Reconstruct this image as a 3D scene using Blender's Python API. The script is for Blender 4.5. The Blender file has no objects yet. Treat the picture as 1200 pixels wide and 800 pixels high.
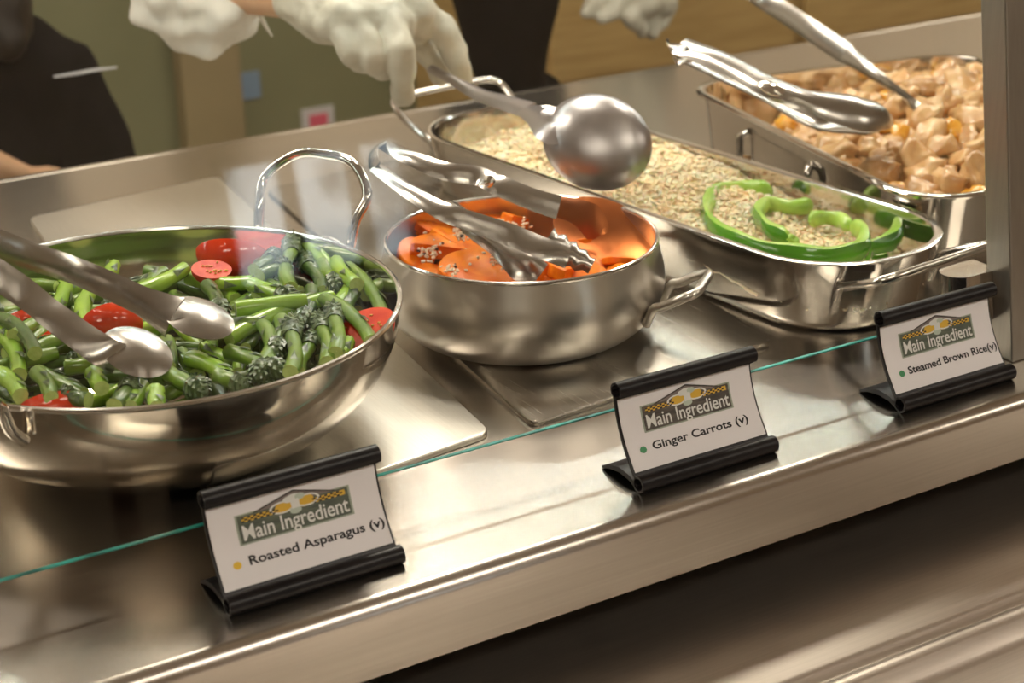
import bpy, bmesh, math, random
import numpy as np
from mathutils import Vector, Matrix, noise
random.seed(7)
SC = bpy.context.scene
COL = SC.collection
PI = math.pi

# ------------------------------------------------------------------ camera
CH = .55                      # lens height over the counter top (z = 0); the floor is at z = -0.9
FPX = 2064.
PITCH, ROLL, YAW = 0.38728342, -0.02274301, 0.53538535
def _axes():
    cy, sy = math.cos(YAW), math.sin(YAW)
    right = Vector((cy, -sy, 0)); f0 = Vector((sy, cy, 0))
    fw = f0*math.cos(PITCH) + Vector((0, 0, -1))*math.sin(PITCH)
    up = right.cross(fw)
    r2 = right*math.cos(ROLL) + up*math.sin(ROLL)
    u2 = up*math.cos(ROLL) - right*math.sin(ROLL)
    return r2, u2, fw
CR, CU, CF = _axes()
CAMP = Vector((0, 0, CH))
cam_d = bpy.data.cameras.new('camera'); cam = bpy.data.objects.new('camera', cam_d); COL.objects.link(cam)
cam.matrix_world = Matrix(((CR.x, CU.x, -CF.x, 0), (CR.y, CU.y, -CF.y, 0), (CR.z, CU.z, -CF.z, CH), (0, 0, 0, 1)))
cam_d.sensor_width = 36; cam_d.lens = FPX/1200*36; cam_d.clip_start = .02
cam_d.dof.use_dof = True; cam_d.dof.focus_distance = 1.27; cam_d.dof.aperture_fstop = 8.0
SC.camera = cam
def ray(px, py): return CF + CR*((px-600)/FPX) - CU*((py-400)/FPX)
def at(px, py, z=0.):
    d = ray(px, py); return CAMP + d*((z-CH)/d.z)
def aty(px, py, y):
    d = ray(px, py); return CAMP + d*(y/d.y)

# ------------------------------------------------------------------ world, exposure, lamps
SC.view_settings.view_transform = 'Standard'; SC.view_settings.look = 'None'
SC.view_settings.gamma = 1; SC.view_settings.use_curve_mapping = False
SC.view_settings.exposure = 0.0
w = bpy.data.worlds.new('world'); SC.world = w; w.use_nodes = True
w.node_tree.nodes['Background'].inputs[0].default_value = (.8, .85, 1, 1)
w.node_tree.nodes['Background'].inputs[1].default_value = .15
PANEL_STRENGTH = 15.0
WINDOW_STRENGTH = 5.0
def lamp(name, kind, loc, energy, color=(1, .9, .78), size=.2, size_y=None, target=None, spot=None):
    d = bpy.data.lights.new(name, kind); o = bpy.data.objects.new(name, d); COL.objects.link(o)
    d.energy = energy; d.color = color; o.location = loc
    if kind == 'AREA':
        d.shape = 'RECTANGLE'; d.size = size; d.size_y = size_y or size
    else: d.shadow_soft_size = size
    if kind == 'SPOT': d.spot_size = spot; d.spot_blend = .6
    if target is not None:
        o.rotation_euler = (Vector(target)-Vector(loc)).to_track_quat('-Z', 'Y').to_euler()
    return o
for k, (x, y, e) in enumerate(((.30, 1.45, 2.5), (.85, 1.45, 2.7), (1.4, 1.4, 2.1))):
    lamp('halogen_lamp', 'AREA', (x, y, .80), e, (1, .90, .76), .10, .10, (x, y-.15, 0))

# ------------------------------------------------------------------ materials
def new_mat(name, col=(.8, .8, .8), rough=.5, metal=0., spec=.5, **kw):
    m = bpy.data.materials.new(name); m.use_nodes = True
    b = m.node_tree.nodes['Principled BSDF']
    b.inputs['Base Color'].default_value = (*col, 1); b.inputs['Roughness'].default_value = rough
    b.inputs['Metallic'].default_value = metal; b.inputs['Specular IOR Level'].default_value = spec
    for k, v in kw.items(): b.inputs[k.replace('_', ' ')].default_value = v
    return m
def nd(m, t, **kw):
    n = m.node_tree.nodes.new(t)
    for k, v in kw.items(): setattr(n, k, v)
    return n
def lk(m, a, b): m.node_tree.links.new(a, b)
def noise_color(m, c1, c2, scale=8, stretch=(1, 1, 1), lo=.35, hi=.65, detail=4, bump=0., coord='Object', rough=None):
    """colour varies between two tones of the thing itself, plus bump"""
    b = m.node_tree.nodes['Principled BSDF']
    tc = nd(m, 'ShaderNodeTexCoord'); mp = nd(m, 'ShaderNodeMapping'); mp.inputs['Scale'].default_value = stretch
    no = nd(m, 'ShaderNodeTexNoise'); no.inputs['Scale'].default_value = scale; no.inputs['Detail'].default_value = detail
    cr = nd(m, 'ShaderNodeValToRGB')
    cr.color_ramp.elements[0].position = lo; cr.color_ramp.elements[0].color = (*c1, 1)
    cr.color_ramp.elements[1].position = hi; cr.color_ramp.elements[1].color = (*c2, 1)
    lk(m, tc.outputs[coord], mp.inputs[0]); lk(m, mp.outputs[0], no.inputs['Vector'])
    lk(m, no.outputs[0], cr.inputs[0]); lk(m, cr.outputs[0], b.inputs['Base Color'])
    if bump:
        bp = nd(m, 'ShaderNodeBump'); bp.inputs['Strength'].default_value = bump; bp.inputs['Distance'].default_value = .002
        lk(m, no.outputs[0], bp.inputs['Height']); lk(m, bp.outputs[0], b.inputs['Normal'])
    if rough:
        mr = nd(m, 'ShaderNodeMapRange'); mr.inputs['To Min'].default_value = rough[0]; mr.inputs['To Max'].default_value = rough[1]
        lk(m, no.outputs[0], mr.inputs[0]); lk(m, mr.outputs[0], b.inputs['Roughness'])
    return m
def steel(name, col, rough, aniso=0., axis=None, brush=0., scale=60, stretch=(1, 30, 30), var=.05):
    m = new_mat(name, col, rough, 1.)
    b = m.node_tree.nodes['Principled BSDF']
    noise_color(m, tuple(c*(1-var) for c in col), tuple(min(1, c*(1+var)) for c in col), scale, stretch, .3, .7, 3,
                bump=brush, rough=(rough*.85, rough*1.15))
    if aniso:
        b.inputs['Anisotropic'].default_value = aniso
        if axis == 'Z':
            t = nd(m, 'ShaderNodeTangent'); t.direction_type = 'RADIAL'; t.axis = 'Z'; lk(m, t.outputs[0], b.inputs['Tangent']); b.inputs['Anisotropic Rotation'].default_value = .25
        elif axis is not None:
            c = nd(m, 'ShaderNodeCombineXYZ')
            for i in range(3): c.inputs[i].default_value = axis[i]
            lk(m, c.outputs[0], b.inputs['Tangent'])
    return m
M = {}
M['counter'] = steel('brushed_steel_counter', (.50, .46, .41), .24, .62, (0, .7, -.7), .008, 30, (.3, 20, 20))
M['apron'] = steel('brushed_steel_apron', (.50, .44, .38), .30, .6, (1, 0, 0), .03, 30, (.3, 20, 20))
M['slide'] = steel('brushed_steel_slide', (.60, .54, .48), .36, .4, (0, .7, -.7), .03, 30, (.3, 20, 20))
M['plate_light'] = steel('satin_light_plate', (.66, .63, .57), .33, .5, (0, 1, 0), .04, 40, (20, .5, 20))
M['plate_dark'] = steel('satin_dark_plate', (.40, .37, .33), .26, .5, (0, 1, 0), .03, 40, (20, .5, 20))
M['polished'] = steel('polished_steel', (.66, .63, .59), .09, 0, None, 0, 12, (1, 1, 1), .03)
M['bowl_steel'] = steel('bowl_steel', (.66, .61, .54), .12, 0, None, .0, 4, (1, 1, 4), .02)
M['satin'] = steel('satin_steel', (.66, .62, .57), .30, .6, 'Z', .0, 6, (1, 1, 6), .02)
M['rim'] = steel('rim_steel', (.75, .72, .68), .15, 0, None, 0, 12, (1, 1, 1), .02)
M['utensil'] = steel('utensil_steel', (.46, .43, .40), .24, 0, None, 0, 20, (1, 1, 1), .02)
M['tinted'] = steel('orange_reflection_steel', (.50, .15, .045), .36, 0, None, 0, 18, (1, 1, 1), .3)  # orange reflected from the carrots is put into the steel colour
M['spoon'] = steel('spoon_steel', (.44, .41, .41), .34, 0, None, 0, 20, (1, 1, 1), .03)
M['post'] = steel('post_steel', (.40, .38, .34), .35, .3, (0, 0, 1), .02, 30, (10, 10, .3))
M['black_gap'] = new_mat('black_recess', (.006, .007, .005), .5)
M['black_plastic'] = noise_color(new_mat('black_plastic', (.006, .005, .006), .38, 0, .3), (.005, .004, .005), (.010, .008, .009), 40)
M['card'] = new_mat('white_card', (.80, .78, .80), .45)
M['ink'] = new_mat('black_ink', (.012, .011, .016), .6)
M['logo_dark'] = noise_color(new_mat('logo_dark', (.08, .07, .06), .5), (.05, .045, .04), (.13, .11, .09), 60, (1, 1, 8))
M['logo_green'] = noise_color(new_mat('logo_green', (.10, .12, .09), .5), (.07, .09, .07), (.13, .15, .11), 60, (1, 1, 8))
M['logo_wood'] = new_mat('logo_wood', (.20, .165, .155), .5)
M['logo_edge'] = new_mat('logo_edge', (.33, .38, .31), .5)
M['logo_yellow'] = new_mat('logo_yellow', (.72, .45, .05), .5)
M['logo_black'] = new_mat('logo_black', (.03, .025, .02), .5)
M['logo_white'] = new_mat('logo_white', (.74, .75, .72), .5)
M['logo_grey'] = new_mat('logo_grey', (.50, .58, .50), .5)
M['dot_yellow'] = new_mat('dot_yellow', (.80, .52, .03), .5)
M['dot_green'] = new_mat('dot_green', (.05, .27, .11), .5)

def veg(name, c1, c2, scale, rough=.25, stretch=(1, 1, 1), bump=.3, sss=.05, lo=.35, hi=.65):
    m = new_mat(name, c1, rough, 0, .5)
    b = m.node_tree.nodes['Principled BSDF']
    noise_color(m, c1, c2, scale, stretch, lo, hi, 4, bump)
    b.inputs['Subsurface Weight'].default_value = sss; b.inputs['Subsurface Scale'].default_value = .004
    b.inputs['Coat Weight'].default_value = .25; b.inputs['Coat Roughness'].default_value = .12
    return m
M['stalk'] = veg('asparagus_stalk', (.07, .15, .016), (.23, .36, .045), 22, .28, (1, 1, .4))
M['stalk_bright'] = veg('asparagus_bright', (.15, .31, .02), (.36, .54, .06), 18, .25, (1, 1, .4))
M['stalk_dark'] = veg('asparagus_dark', (.030, .075, .012), (.11, .19, .03), 26, .30, (1, 1, .4))
M['cut'] = veg('asparagus_cut', (.38, .48, .12), (.50, .60, .20), 200, .3)
M['tip'] = veg('asparagus_tip', (.018, .045, .016), (.11, .16, .06), 140, .38, (1, 1, 1), .6)
M['tomato'] = veg('tomato_skin', (.50, .014, .004), (.70, .05, .008), 20, .14, bump=0)
M['tomato_flesh'] = veg('tomato_flesh', (.50, .018, .006), (.70, .07, .012), 60, .4, bump=.4)
M['tomato_seed'] = new_mat('tomato_seed', (.75, .50, .12), .3)
M['carrot'] = veg('carrot', (.74, .13, .002), (.92, .26, .006), 55, .45, bump=.15, sss=.12)
M['carrot_core'] = veg('carrot_core', (.80, .17, .003), (.95, .30, .010), 80, .45, bump=.2, sss=.12)
for k_ in ('carrot', 'carrot_core', 'tomato_flesh'): M[k_].node_tree.nodes['Principled BSDF'].inputs['Coat Weight'].default_value = .04; M[k_].node_tree.nodes['Principled BSDF'].inputs['Specular IOR Level'].default_value = .18
M['sesame'] = new_mat('sesame_seed', (.80, .66, .48), .4)
M['sesame_black'] = new_mat('black_sesame', (.02, .012, .01), .4)
M['rice'] = veg('brown_rice', (.92, .72, .45), (.95, .83, .62), 40, .45, bump=0, sss=.3)
M['rice'].node_tree.nodes['Principled BSDF'].inputs['Coat Weight'].default_value = .04; M['rice'].node_tree.nodes['Principled BSDF'].inputs['Specular IOR Level'].default_value = .2
M['pepper_skin'] = veg('pepper_skin', (.045, .20, .008), (.09, .32, .012), 18, .15, bump=0, sss=.1)
M['pepper_flesh'] = veg('pepper_flesh', (.24, .48, .03), (.46, .66, .14), 25, .3, bump=.1, sss=.15)
M['chicken'] = veg('cooked_chicken', (.52, .27, .095), (.74, .50, .25), 40, .34, bump=.5, sss=.1)
M['chicken_brown'] = veg('browned_chicken', (.38, .18, .055), (.62, .38, .17), 45, .34, bump=.5, sss=.1)
M['pineapple'] = veg('pineapple', (.66, .30, .025), (.78, .42, .07), 50, .22, bump=.4, sss=.15)
M['skin'] = veg('skin', (.60, .34, .19), (.66, .40, .24), 30, .45, bump=.05, sss=.1)
M['glove'] = noise_color(new_mat('latex_glove', (.60, .56, .45), .5), (.50, .46, .36), (.60, .56, .46), 45, bump=.9)
M['white_cloth'] = noise_color(new_mat('white_cloth', (.74, .71, .64), .8), (.70, .66, .58), (.78, .75, .68), 20, bump=.5)
M['black_cloth'] = noise_color(new_mat('black_cloth', (.004, .0035, .004), .95, 0, .1), (.003, .0028, .003), (.006, .005, .006), 30, bump=.2)
M['hair'] = noise_color(new_mat('dark_hair', (.02, .013, .009), .5), (.015, .01, .008), (.03, .02, .013), 40, (8, 8, 1), bump=.5)
M['olive'] = noise_color(new_mat('olive_wall_paint', (.22, .225, .125), .7), (.205, .21, .115), (.235, .24, .135), 3)
M['tan_post'] = noise_color(new_mat('tan_door_post', (.30, .24, .13), .7), (.28, .22, .12), (.32, .26, .14), 3)
M['tan_wood'] = noise_color(new_mat('tan_laminate', (.50, .34, .13), .45), (.45, .30, .11), (.56, .39, .16), 5, (1, 1, 12))
M['tan_paint'] = noise_color(new_mat('tan_paint', (.50, .38, .22), .7), (.48, .36, .2), (.53, .40, .24), 3)
M['beige'] = noise_color(new_mat('beige_wall', (.36, .29, .21), .75), (.34, .27, .20), (.39, .32, .23), 2)
M['cream'] = noise_color(new_mat('cream_wall', (.72, .62, .50), .6), (.70, .60, .48), (.75, .65, .53), 2)
M['ceiling'] = new_mat('ceiling_paint', (.70, .66, .60), .8)
M['floor'] = noise_color(new_mat('floor_tile', (.36, .26, .18), .35), (.30, .21, .15), (.42, .31, .22), 3)
M['frame'] = new_mat('dark_frame', (.05, .045, .04), .4)
M['blue_note'] = new_mat('blue_note', (.22, .33, .48), .6)
M['red_reflection'] = new_mat('red_reflection', (.75, .12, .20), .6)
M['paper'] = new_mat('pale_paper', (.6, .6, .62), .6)
M['table_wood'] = noise_color(new_mat('dark_table', (.10, .05, .03), .4), (.08, .04, .025), (.14, .07, .04), 6)
def emit(name, col, s):
    m = bpy.data.materials.new(name); m.use_nodes = True
    b = m.node_tree.nodes['Principled BSDF']; b.inputs['Base Color'].default_value = (0, 0, 0, 1)
    b.inputs['Emission Color'].default_value = (*col, 1); b.inputs['Emission Strength'].default_value = s
    return m
M['panel_light'] = emit('panel_light', (1, .90, .76), PANEL_STRENGTH)
M['led'] = emit('led_diode', (.85, 1, .97), 120.)
M['lamp_glow'] = emit('lamp_glow', (1, .88, .70), 30.)
# daylight for the panel outside the window: pale and dark tones mixed by noise
def daylight():
    m = bpy.data.materials.new('daylight_outside'); m.use_nodes = True
    b = m.node_tree.nodes['Principled BSDF']; b.inputs['Base Color'].default_value = (0, 0, 0, 1)
    tc = nd(m, 'ShaderNodeTexCoord'); mp = nd(m, 'ShaderNodeMapping'); mp.inputs['Scale'].default_value = (1.6, 1, 1.2)
    no = nd(m, 'ShaderNodeTexNoise'); no.inputs['Scale'].default_value = 2.2; no.inputs['Detail'].default_value = 3
    cr = nd(m, 'ShaderNodeValToRGB')
    cr.color_ramp.elements[0].position = .42; cr.color_ramp.elements[0].color = (.22, .27, .30, 1)
    cr.color_ramp.elements[1].position = .55; cr.color_ramp.elements[1].color = (.85, .95, 1., 1)
    lk(m, tc.outputs['Object'], mp.inputs[0]); lk(m, mp.outputs[0], no.inputs['Vector']); lk(m, no.outputs[0], cr.inputs[0])
    lk(m, cr.outputs[0], b.inputs['Emission Color']); b.inputs['Emission Strength'].default_value = WINDOW_STRENGTH
    return m
M['daylight'] = daylight()
def glass_mat(name, tint=(1, 1, 1), ior=1.5):
    m = bpy.data.materials.new(name); m.use_nodes = True; nt = m.node_tree; nt.nodes.clear()
    o = nt.nodes.new('ShaderNodeOutputMaterial'); mx = nt.nodes.new('ShaderNodeMixShader')
    tr = nt.nodes.new('ShaderNodeBsdfTransparent'); tr.inputs[0].default_value = (*tint, 1)
    gl = nt.nodes.new('ShaderNodeBsdfGlossy'); gl.inputs['Roughness'].default_value = .02
    fr = nt.nodes.new('ShaderNodeFresnel')
    ge = nt.nodes.new('ShaderNodeNewGeometry'); mr = nt.nodes.new('ShaderNodeMapRange')
    mr.inputs['To Min'].default_value = ior; mr.inputs['To Max'].default_value = 1/ior
    nt.links.new(ge.outputs['Backfacing'], mr.inputs[0]); nt.links.new(mr.outputs[0], fr.inputs[0])
    nt.links.new(fr.outputs[0], mx.inputs[0]); nt.links.new(tr.outputs[0], mx.inputs[1]); nt.links.new(gl.outputs[0], mx.inputs[2])
    nt.links.new(mx.outputs[0], o.inputs[0])
    return m
M['glass'] = glass_mat('guard_glass', (.985, .995, .985))
M['glass_edge'] = noise_color(new_mat('glass_edge', (.02, .20, .17), .2, 0, .8), (.01, .10, .09), (.05, .42, .36), 30, (1, 1, 1))  # teal colour stands in for diode light caught in the edge

# ------------------------------------------------------------------ object helpers
WM = {}                                   # world matrix of each root, so parts can be written in world coordinates
def props(o, label=None, cat=None, group=None, kind=None):
    if label: o['label'] = label
    if cat: o['category'] = cat
    if group: o['group'] = group
    if kind: o['kind'] = kind
    return o
def thing(name, label, cat, loc=(0, 0, 0), rotz=0., group=None):
    o = bpy.data.objects.new(name, None); COL.objects.link(o); o.empty_display_size = .02
    o.location = loc; o.rotation_euler = (0, 0, rotz)
    WM[o.name] = Matrix.Translation(loc) @ Matrix.Rotation(rotz, 4, 'Z')
    return props(o, label, cat, group)
def mesh_obj(name, verts, faces, mats, parent=None, smooth=True, fmat=None, local=False, autos=40):
    if parent is not None and not local:
        inv = WM[parent.name].inverted(); verts = [inv @ Vector(v) for v in verts]
    me = bpy.data.meshes.new(name); me.from_pydata([tuple(v) for v in verts], [], faces)
    if not isinstance(mats, (list, tuple)): mats = [mats]
    for mm in mats: me.materials.append(mm)
    if fmat: me.polygons.foreach_set('material_index', fmat)
    if smooth:
        me.polygons.foreach_set('use_smooth', [True]*len(me.polygons))
        if autos: me.set_sharp_from_angle(angle=math.radians(autos))
    me.validate(); me.update()
    o = bpy.data.objects.new(name, me); COL.objects.link(o)
    if parent is not None: o.parent = parent; WM[o.name] = WM[parent.name]
    else: WM[o.name] = Matrix.Identity(4)
    return o
class MB:
    def __init__(s): s.V = []; s.F = []; s.K = []
    def add(s, V, F, k=0):
        n = len(s.V); s.V += [Vector(v) for v in V]; s.F += [tuple(i+n for i in f) for f in F]; s.K += [k]*len(F); return s
    def box(s, lo, hi, k=0, mat=None):
        V = [Vector((x, y, z)) for x in (lo[0], hi[0]) for y in (lo[1], hi[1]) for z in (lo[2], hi[2])]
        if mat: V = [mat @ v for v in V]
        return s.add(V, [(0, 1, 3, 2), (4, 6, 7, 5), (0, 4, 5, 1), (2, 3, 7, 6), (0, 2, 6, 4), (1, 5, 7, 3)], k)
    def tube(s, P, r, n=10, closed=False, k=0, flat=1., up=None):
        P = [Vector(p) for p in P]; N = len(P); V = []; prev = None
        for i, p in enumerate(P):
            a = P[(i-1) % N] if (closed or i > 0) else p; b = P[(i+1) % N] if (closed or i < N-1) else p
            t = (b-a).normalized()
            if up is not None: u = Vector(up)
            elif prev is None: u = Vector((0, 0, 1)) if abs(t.z) < .9 else Vector((1, 0, 0))
            else: u = prev
            sd = t.cross(u)
            if sd.length < 1e-6: sd = t.orthogonal()
            sd.normalize(); u2 = sd.cross(t).normalized(); prev = u2
            rr = r[i] if isinstance(r, (list, tuple)) else r
            for j in range(n):
                a_ = 2*PI*j/n; V.append(p + sd*math.cos(a_)*rr + u2*math.sin(a_)*rr*flat)
        F = []
        for i in range(N if closed else N-1):
            for j in range(n):
                a_ = i*n+j; b_ = i*n+(j+1) % n; c_ = ((i+1) % N)*n+(j+1) % n; d_ = ((i+1) % N)*n+j
                F.append((a_, b_, c_, d_))
        if not closed:
            F.append(tuple(range(n))[::-1]); F.append(tuple(range((N-1)*n, N*n)))
        return s.add(V, F, k)
    def lathe(s, prof, n=96, c=(0, 0, 0), k=0):
        V = []; F = []; m = len(prof)
        for j in range(n):
            a = 2*PI*j/n
            for r, z in prof: V.append((c[0]+r*math.cos(a), c[1]+r*math.sin(a), c[2]+z))
        for j in range(n):
            for i in range(m-1):
                F.append((j*m+i, ((j+1) % n)*m+i, ((j+1) % n)*m+i+1, j*m+i+1))
        return s.add(V, F, k)
    def loft(s, rings, k=0, cap=(False, False)):
        n = len(rings[0]); V = [v for r in rings for v in r]; F = []
        for i in range(len(rings)-1):
            for j in range(n): F.append((i*n+j, i*n+(j+1) % n, (i+1)*n+(j+1) % n, (i+1)*n+j))
        if cap[0]: F.append(tuple(range(n))[::-1])
        if cap[1]: F.append(tuple(range((len(rings)-1)*n, len(rings)*n)))
        return s.add(V, F, k)
    def extrude_profile(s, prof, x0, x1, k=0):
        """closed (y,z) polygon swept along x"""
        n = len(prof); V = [(x0, y, z) for y, z in prof]+[(x1, y, z) for y, z in prof]
        F = [(i, (i+1) % n, n+(i+1) % n, n+i) for i in range(n)]+[tuple(range(n))[::-1], tuple(range(n, 2*n))]
        return s.add(V, F, k)
    def build(s, name, mats, parent=None, smooth=True, autos=40, bevel=0., recalc=True):
        o = mesh_obj(name, s.V, s.F, mats, parent, smooth, s.K, autos=autos)
        if recalc:
            bm = bmesh.new(); bm.from_mesh(o.data); bmesh.ops.recalc_face_normals(bm, faces=bm.faces); bm.to_mesh(o.data); bm.free()
        if bevel:
            md = o.modifiers.new('bevel', 'BEVEL'); md.width = bevel; md.segments = 2; md.limit_method = 'ANGLE'
        return o
def smooth_path(P, n=8, closed=False):
    P = [Vector(p) for p in P]; out = []; N = len(P)
    rng = range(N if closed else N-1)
    for i in rng:
        if closed: p0, p1, p2, p3 = P[(i-1) % N], P[i], P[(i+1) % N], P[(i+2) % N]
        else: p0, p1, p2, p3 = P[max(i-1, 0)], P[i], P[i+1], P[min(i+2, N-1)]
        for j in range(n):
            t = j/n
            out.append(.5*((2*p1)+(p2-p0)*t+(2*p0-5*p1+4*p2-p3)*t*t+(3*p1-p0-3*p2+p3)*t**3))
    if not closed: out.append(P[-1])
    return out
def lerp_list(L, t):
    x = t*(len(L)-1); i = min(int(x), len(L)-2); return L[i]+(L[i+1]-L[i])*(x-i)
def ribbon(stations, nrm, thick=.0014, nu=12, sub=6, fold=0.):
    """stations: (point, width, cup depth). A sheet-metal arm or spoon: curved cross-section, real thickness.
    nrm: direction the convex side faces."""
    P = smooth_path([s[0] for s in stations], sub); T = len(P)
    W = [lerp_list([s[1] for s in stations], i/(T-1)) for i in range(T)]
    D = [lerp_list([s[2] for s in stations], i/(T-1)) for i in range(T)]
    nrm = Vector(nrm).normalized(); top = []; bot = []
    for i, p in enumerate(P):
        t = (P[min(i+1, T-1)]-P[max(i-1, 0)]).normalized()
        sd = t.cross(nrm).normalized(); n = sd.cross(t).normalized()
        a = []; b = []
        for j in range(nu+1):
            u = -1+2*j/nu
            q = p+sd*(u*W[i]/2)+n*(D[i]*(1-abs(u)**2.2))
            a.append(q); b.append(q-n*thick-sd*(u*thick*.5))
        top.append(a); bot.append(b)
    rings = [a+b[::-1] for a, b in zip(top, bot)]
    return MB().loft(rings, 0, (True, True))
def circle_widths(n, r, w0, wend=.002):
    """widths along a round bowl of radius r, starting from the neck width"""
    out = []
    for i in range(n+1):
        x = -1+2*i/n; out.append(max(2*r*math.sqrt(max(0, 1-x*x)), w0 if x < 0 else wend))
    return out

# ------------------------------------------------------------------ room shell
FZ, CZ, XL, XR, YN, YF = -.9, 1.9, -3.2, 6.0, -3.0, 3.6
def struct(o): o['kind'] = 'structure'; return o
struct(MB().box((XL, YN, FZ-.1), (XR, YF, FZ)).build('floor', M['floor'], smooth=False))
struct(MB().box((XL, YN, CZ), (XR, YF, CZ+.1)).build('ceiling', M['ceiling'], smooth=False))
struct(MB().box((XL, YF, FZ), (XR, YF+.1, .28)).build('wall_back', M['olive'], smooth=False))
struct(MB().box((XL, YF, .28), (XR, YF+.1, CZ)).build('wall_back_upper', M['cream'], smooth=False))
struct(MB().box((XL-.1, YN, FZ), (XL, YF, CZ)).build('wall_left', M['beige'], smooth=False))
struct(MB().box((XR, YN, FZ), (XR+.1, YF, CZ)).build('wall_right', M['beige'], smooth=False))
WX0, WX1, WZ0, WZ1 = 1.80, 2.48, -.24, .19
wf = MB()
wf.box((XL, YN-.1, FZ), (WX0, YN, CZ)); wf.box((WX1, YN-.1, FZ), (XR, YN, CZ))
wf.box((WX0, YN-.1, FZ), (WX1, YN, WZ0)); wf.box((WX0, YN-.1, WZ1), (WX1, YN, CZ))
struct(wf.build('wall_front', M['beige'], smooth=False))
wn = MB()
for x in (WX0, (WX0*2+WX1)/3, (WX0+2*WX1)/3, WX1-.04): wn.box((x, YN-.06, WZ0), (x+.045, YN-.01, WZ1))
wn.box((WX0, YN-.06, WZ0), (WX1, YN-.01, WZ0+.04)); wn.box((WX0, YN-.06, WZ1-.04), (WX1, YN-.01, WZ1))
win = struct(wn.build('window_1', M['frame'], smooth=False))
struct(MB().box((WX0-.3, YN-.4, WZ0-.3), (WX1+.6, YN-.38, WZ1+.3)).build('daylight_panel', M['daylight'], smooth=False))  # glowing panel added outside the window to stand for daylight
# kitchen side: tan cabinet run and a tan door post on the olive wall
cab = thing('storage_cabinet', 'tan wood laminate cabinet run across the aisle behind the servers', 'cabinet', (1.9, 3.0, FZ))
MB().box((1.86, 3.0, FZ+.1), (5.2, 3.55, -.02)).build('body', M['tan_wood'], cab, smooth=False, bevel=.004)
MB().box((1.84, 2.965, -.02), (5.22, 3.56, .02)).build('worktop', M['tan_paint'], cab, smooth=False, bevel=.004)
for i in range(5):
    x = 1.88+i*.66
    d = MB().box((x, 2.98, -.325), (x+.63, 2.999, -.04)).build('drawer', M['tan_wood'], cab, smooth=False, bevel=.004)
    d2 = MB().box((x, 2.98, FZ+.12), (x+.63, 2.999, -.345)).build('door', M['tan_wood'], cab, smooth=False, bevel=.004)
    MB().tube([(x+.25, 2.978, -.1), (x+.25, 2.955, -.1), (x+.38, 2.955, -.1), (x+.38, 2.978, -.1)], .005).build('handle', M['utensil'], d)
p0 = aty(212, 120, YF-.03).x; p1 = aty(282, 120, YF-.03).x
struct(MB().box((p0, YF-.05, FZ), (p1, YF, .9)).build('trim_2', M['tan_post'], smooth=False, bevel=.004))
q = aty(291, 100, YF); props(MB().box((q.x-.027, YF-.004, q.z-.03), (q.x+.027, YF, q.z+.03)).build('paper_note', M['blue_note'], smooth=False),
    'small pale blue square note stuck on the olive wall', 'note')
q = aty(372, 143, YF)
o = thing('reflection', 'small red reflection with a pale border, built as a solid square low on the olive wall', 'reflection', (q.x, YF, q.z))
MB().box((q.x-.04, YF-.006, q.z-.06), (q.x+.04, YF, q.z+.035)).build('border', M['paper'], o, smooth=False)
MB().box((q.x-.022, YF-.009, q.z-.045), (q.x+.022, YF-.005, q.z+.02)).build('red_square', M['red_reflection'], o, smooth=False)  # red reflection modelled as a solid patch on the wall

# ceiling lights (lamps of the room)
def ceiling_light(x, y, sx, sy, label):
    t = thing('ceiling_light', label, 'light', (x, y, CZ-.03), 0, 'ceiling light panels')
    MB().box((x-sx/2, y-sy/2, CZ-.02), (x+sx/2, y+sy/2, CZ-.004)).build('diffuser', M['panel_light'], t, smooth=False)
    fr = MB()
    for a in (-1, 1):
        fr.box((x+a*sx/2-.015, y-sy/2-.015, CZ-.03), (x+a*sx/2+.015, y+sy/2+.015, CZ))
        fr.box((x-sx/2, y+a*sy/2-.015, CZ-.03), (x+sx/2, y+a*sy/2+.015, CZ))
    fr.build('frame', M['ceiling'], t, smooth=False)
for x in (-1.0, 1.5, 4.0):
    for y in (-1.3, 2.5):
        ceiling_light(x, y, 1.3, .55, 'long white ceiling light panel over the servery')
# halogen heads above the food and the strip of diodes along the light bar (above the frame)
for x, y in ((.30, 1.45), (.85, 1.45), (1.4, 1.4)):
    t = thing('halogen_head', 'round halogen lamp head hanging above the food', 'lamp', (x, y, .82), 0, 'halogen heads')
    MB().lathe([(.0, .10), (.03, .10), (.07, .03), (.075, 0), (.07, 0), (.065, .03), (.0, .05)], 32, (x, y, .82)).build('shade', M['black_plastic'], t)
    MB().tube([(x, y, .92), (x, y, CZ)], .004).build('cord', M['black_plastic'], t)
t = thing('light_bar', 'slim steel light bar with a row of diodes above the food', 'lamp', (.8, 1.5, .42))
MB().box((-.6, 1.485, .42), (2.2, 1.515, .44)).build('housing', M['post'], t, smooth=False, bevel=.002)
for bx_ in (-.55, 2.1): MB().box((bx_, 1.495, .4395), (bx_+.02, 1.505, CZ)).build('bracket', M['post'], t, smooth=False)
ld = MB()
for i in range(56): ld.box((-.55+i*.048, 1.496, .416), (-.55+i*.048+.010, 1.504, .4205))
o = ld.build('diode_strip', M['led'], t, smooth=False); o['kind'] = 'stuff'
# customer side table, seen only as reflections in the steel
t = thing('dining_table', 'dark wooden dining table on the customer side', 'table', (1.6, -1.6, FZ))
MB().box((1.0, -2.1, FZ+.71), (2.3, -1.3, FZ+.75)).build('tabletop', M['table_wood'], t, smooth=False, bevel=.005)
for x in (1.06, 2.2):
    for y in (-2.04, -1.4): MB().box((x, y, FZ), (x+.05, y+.05, FZ+.71)).build('leg', M['table_wood'], t, smooth=False, bevel=.003)

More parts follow.
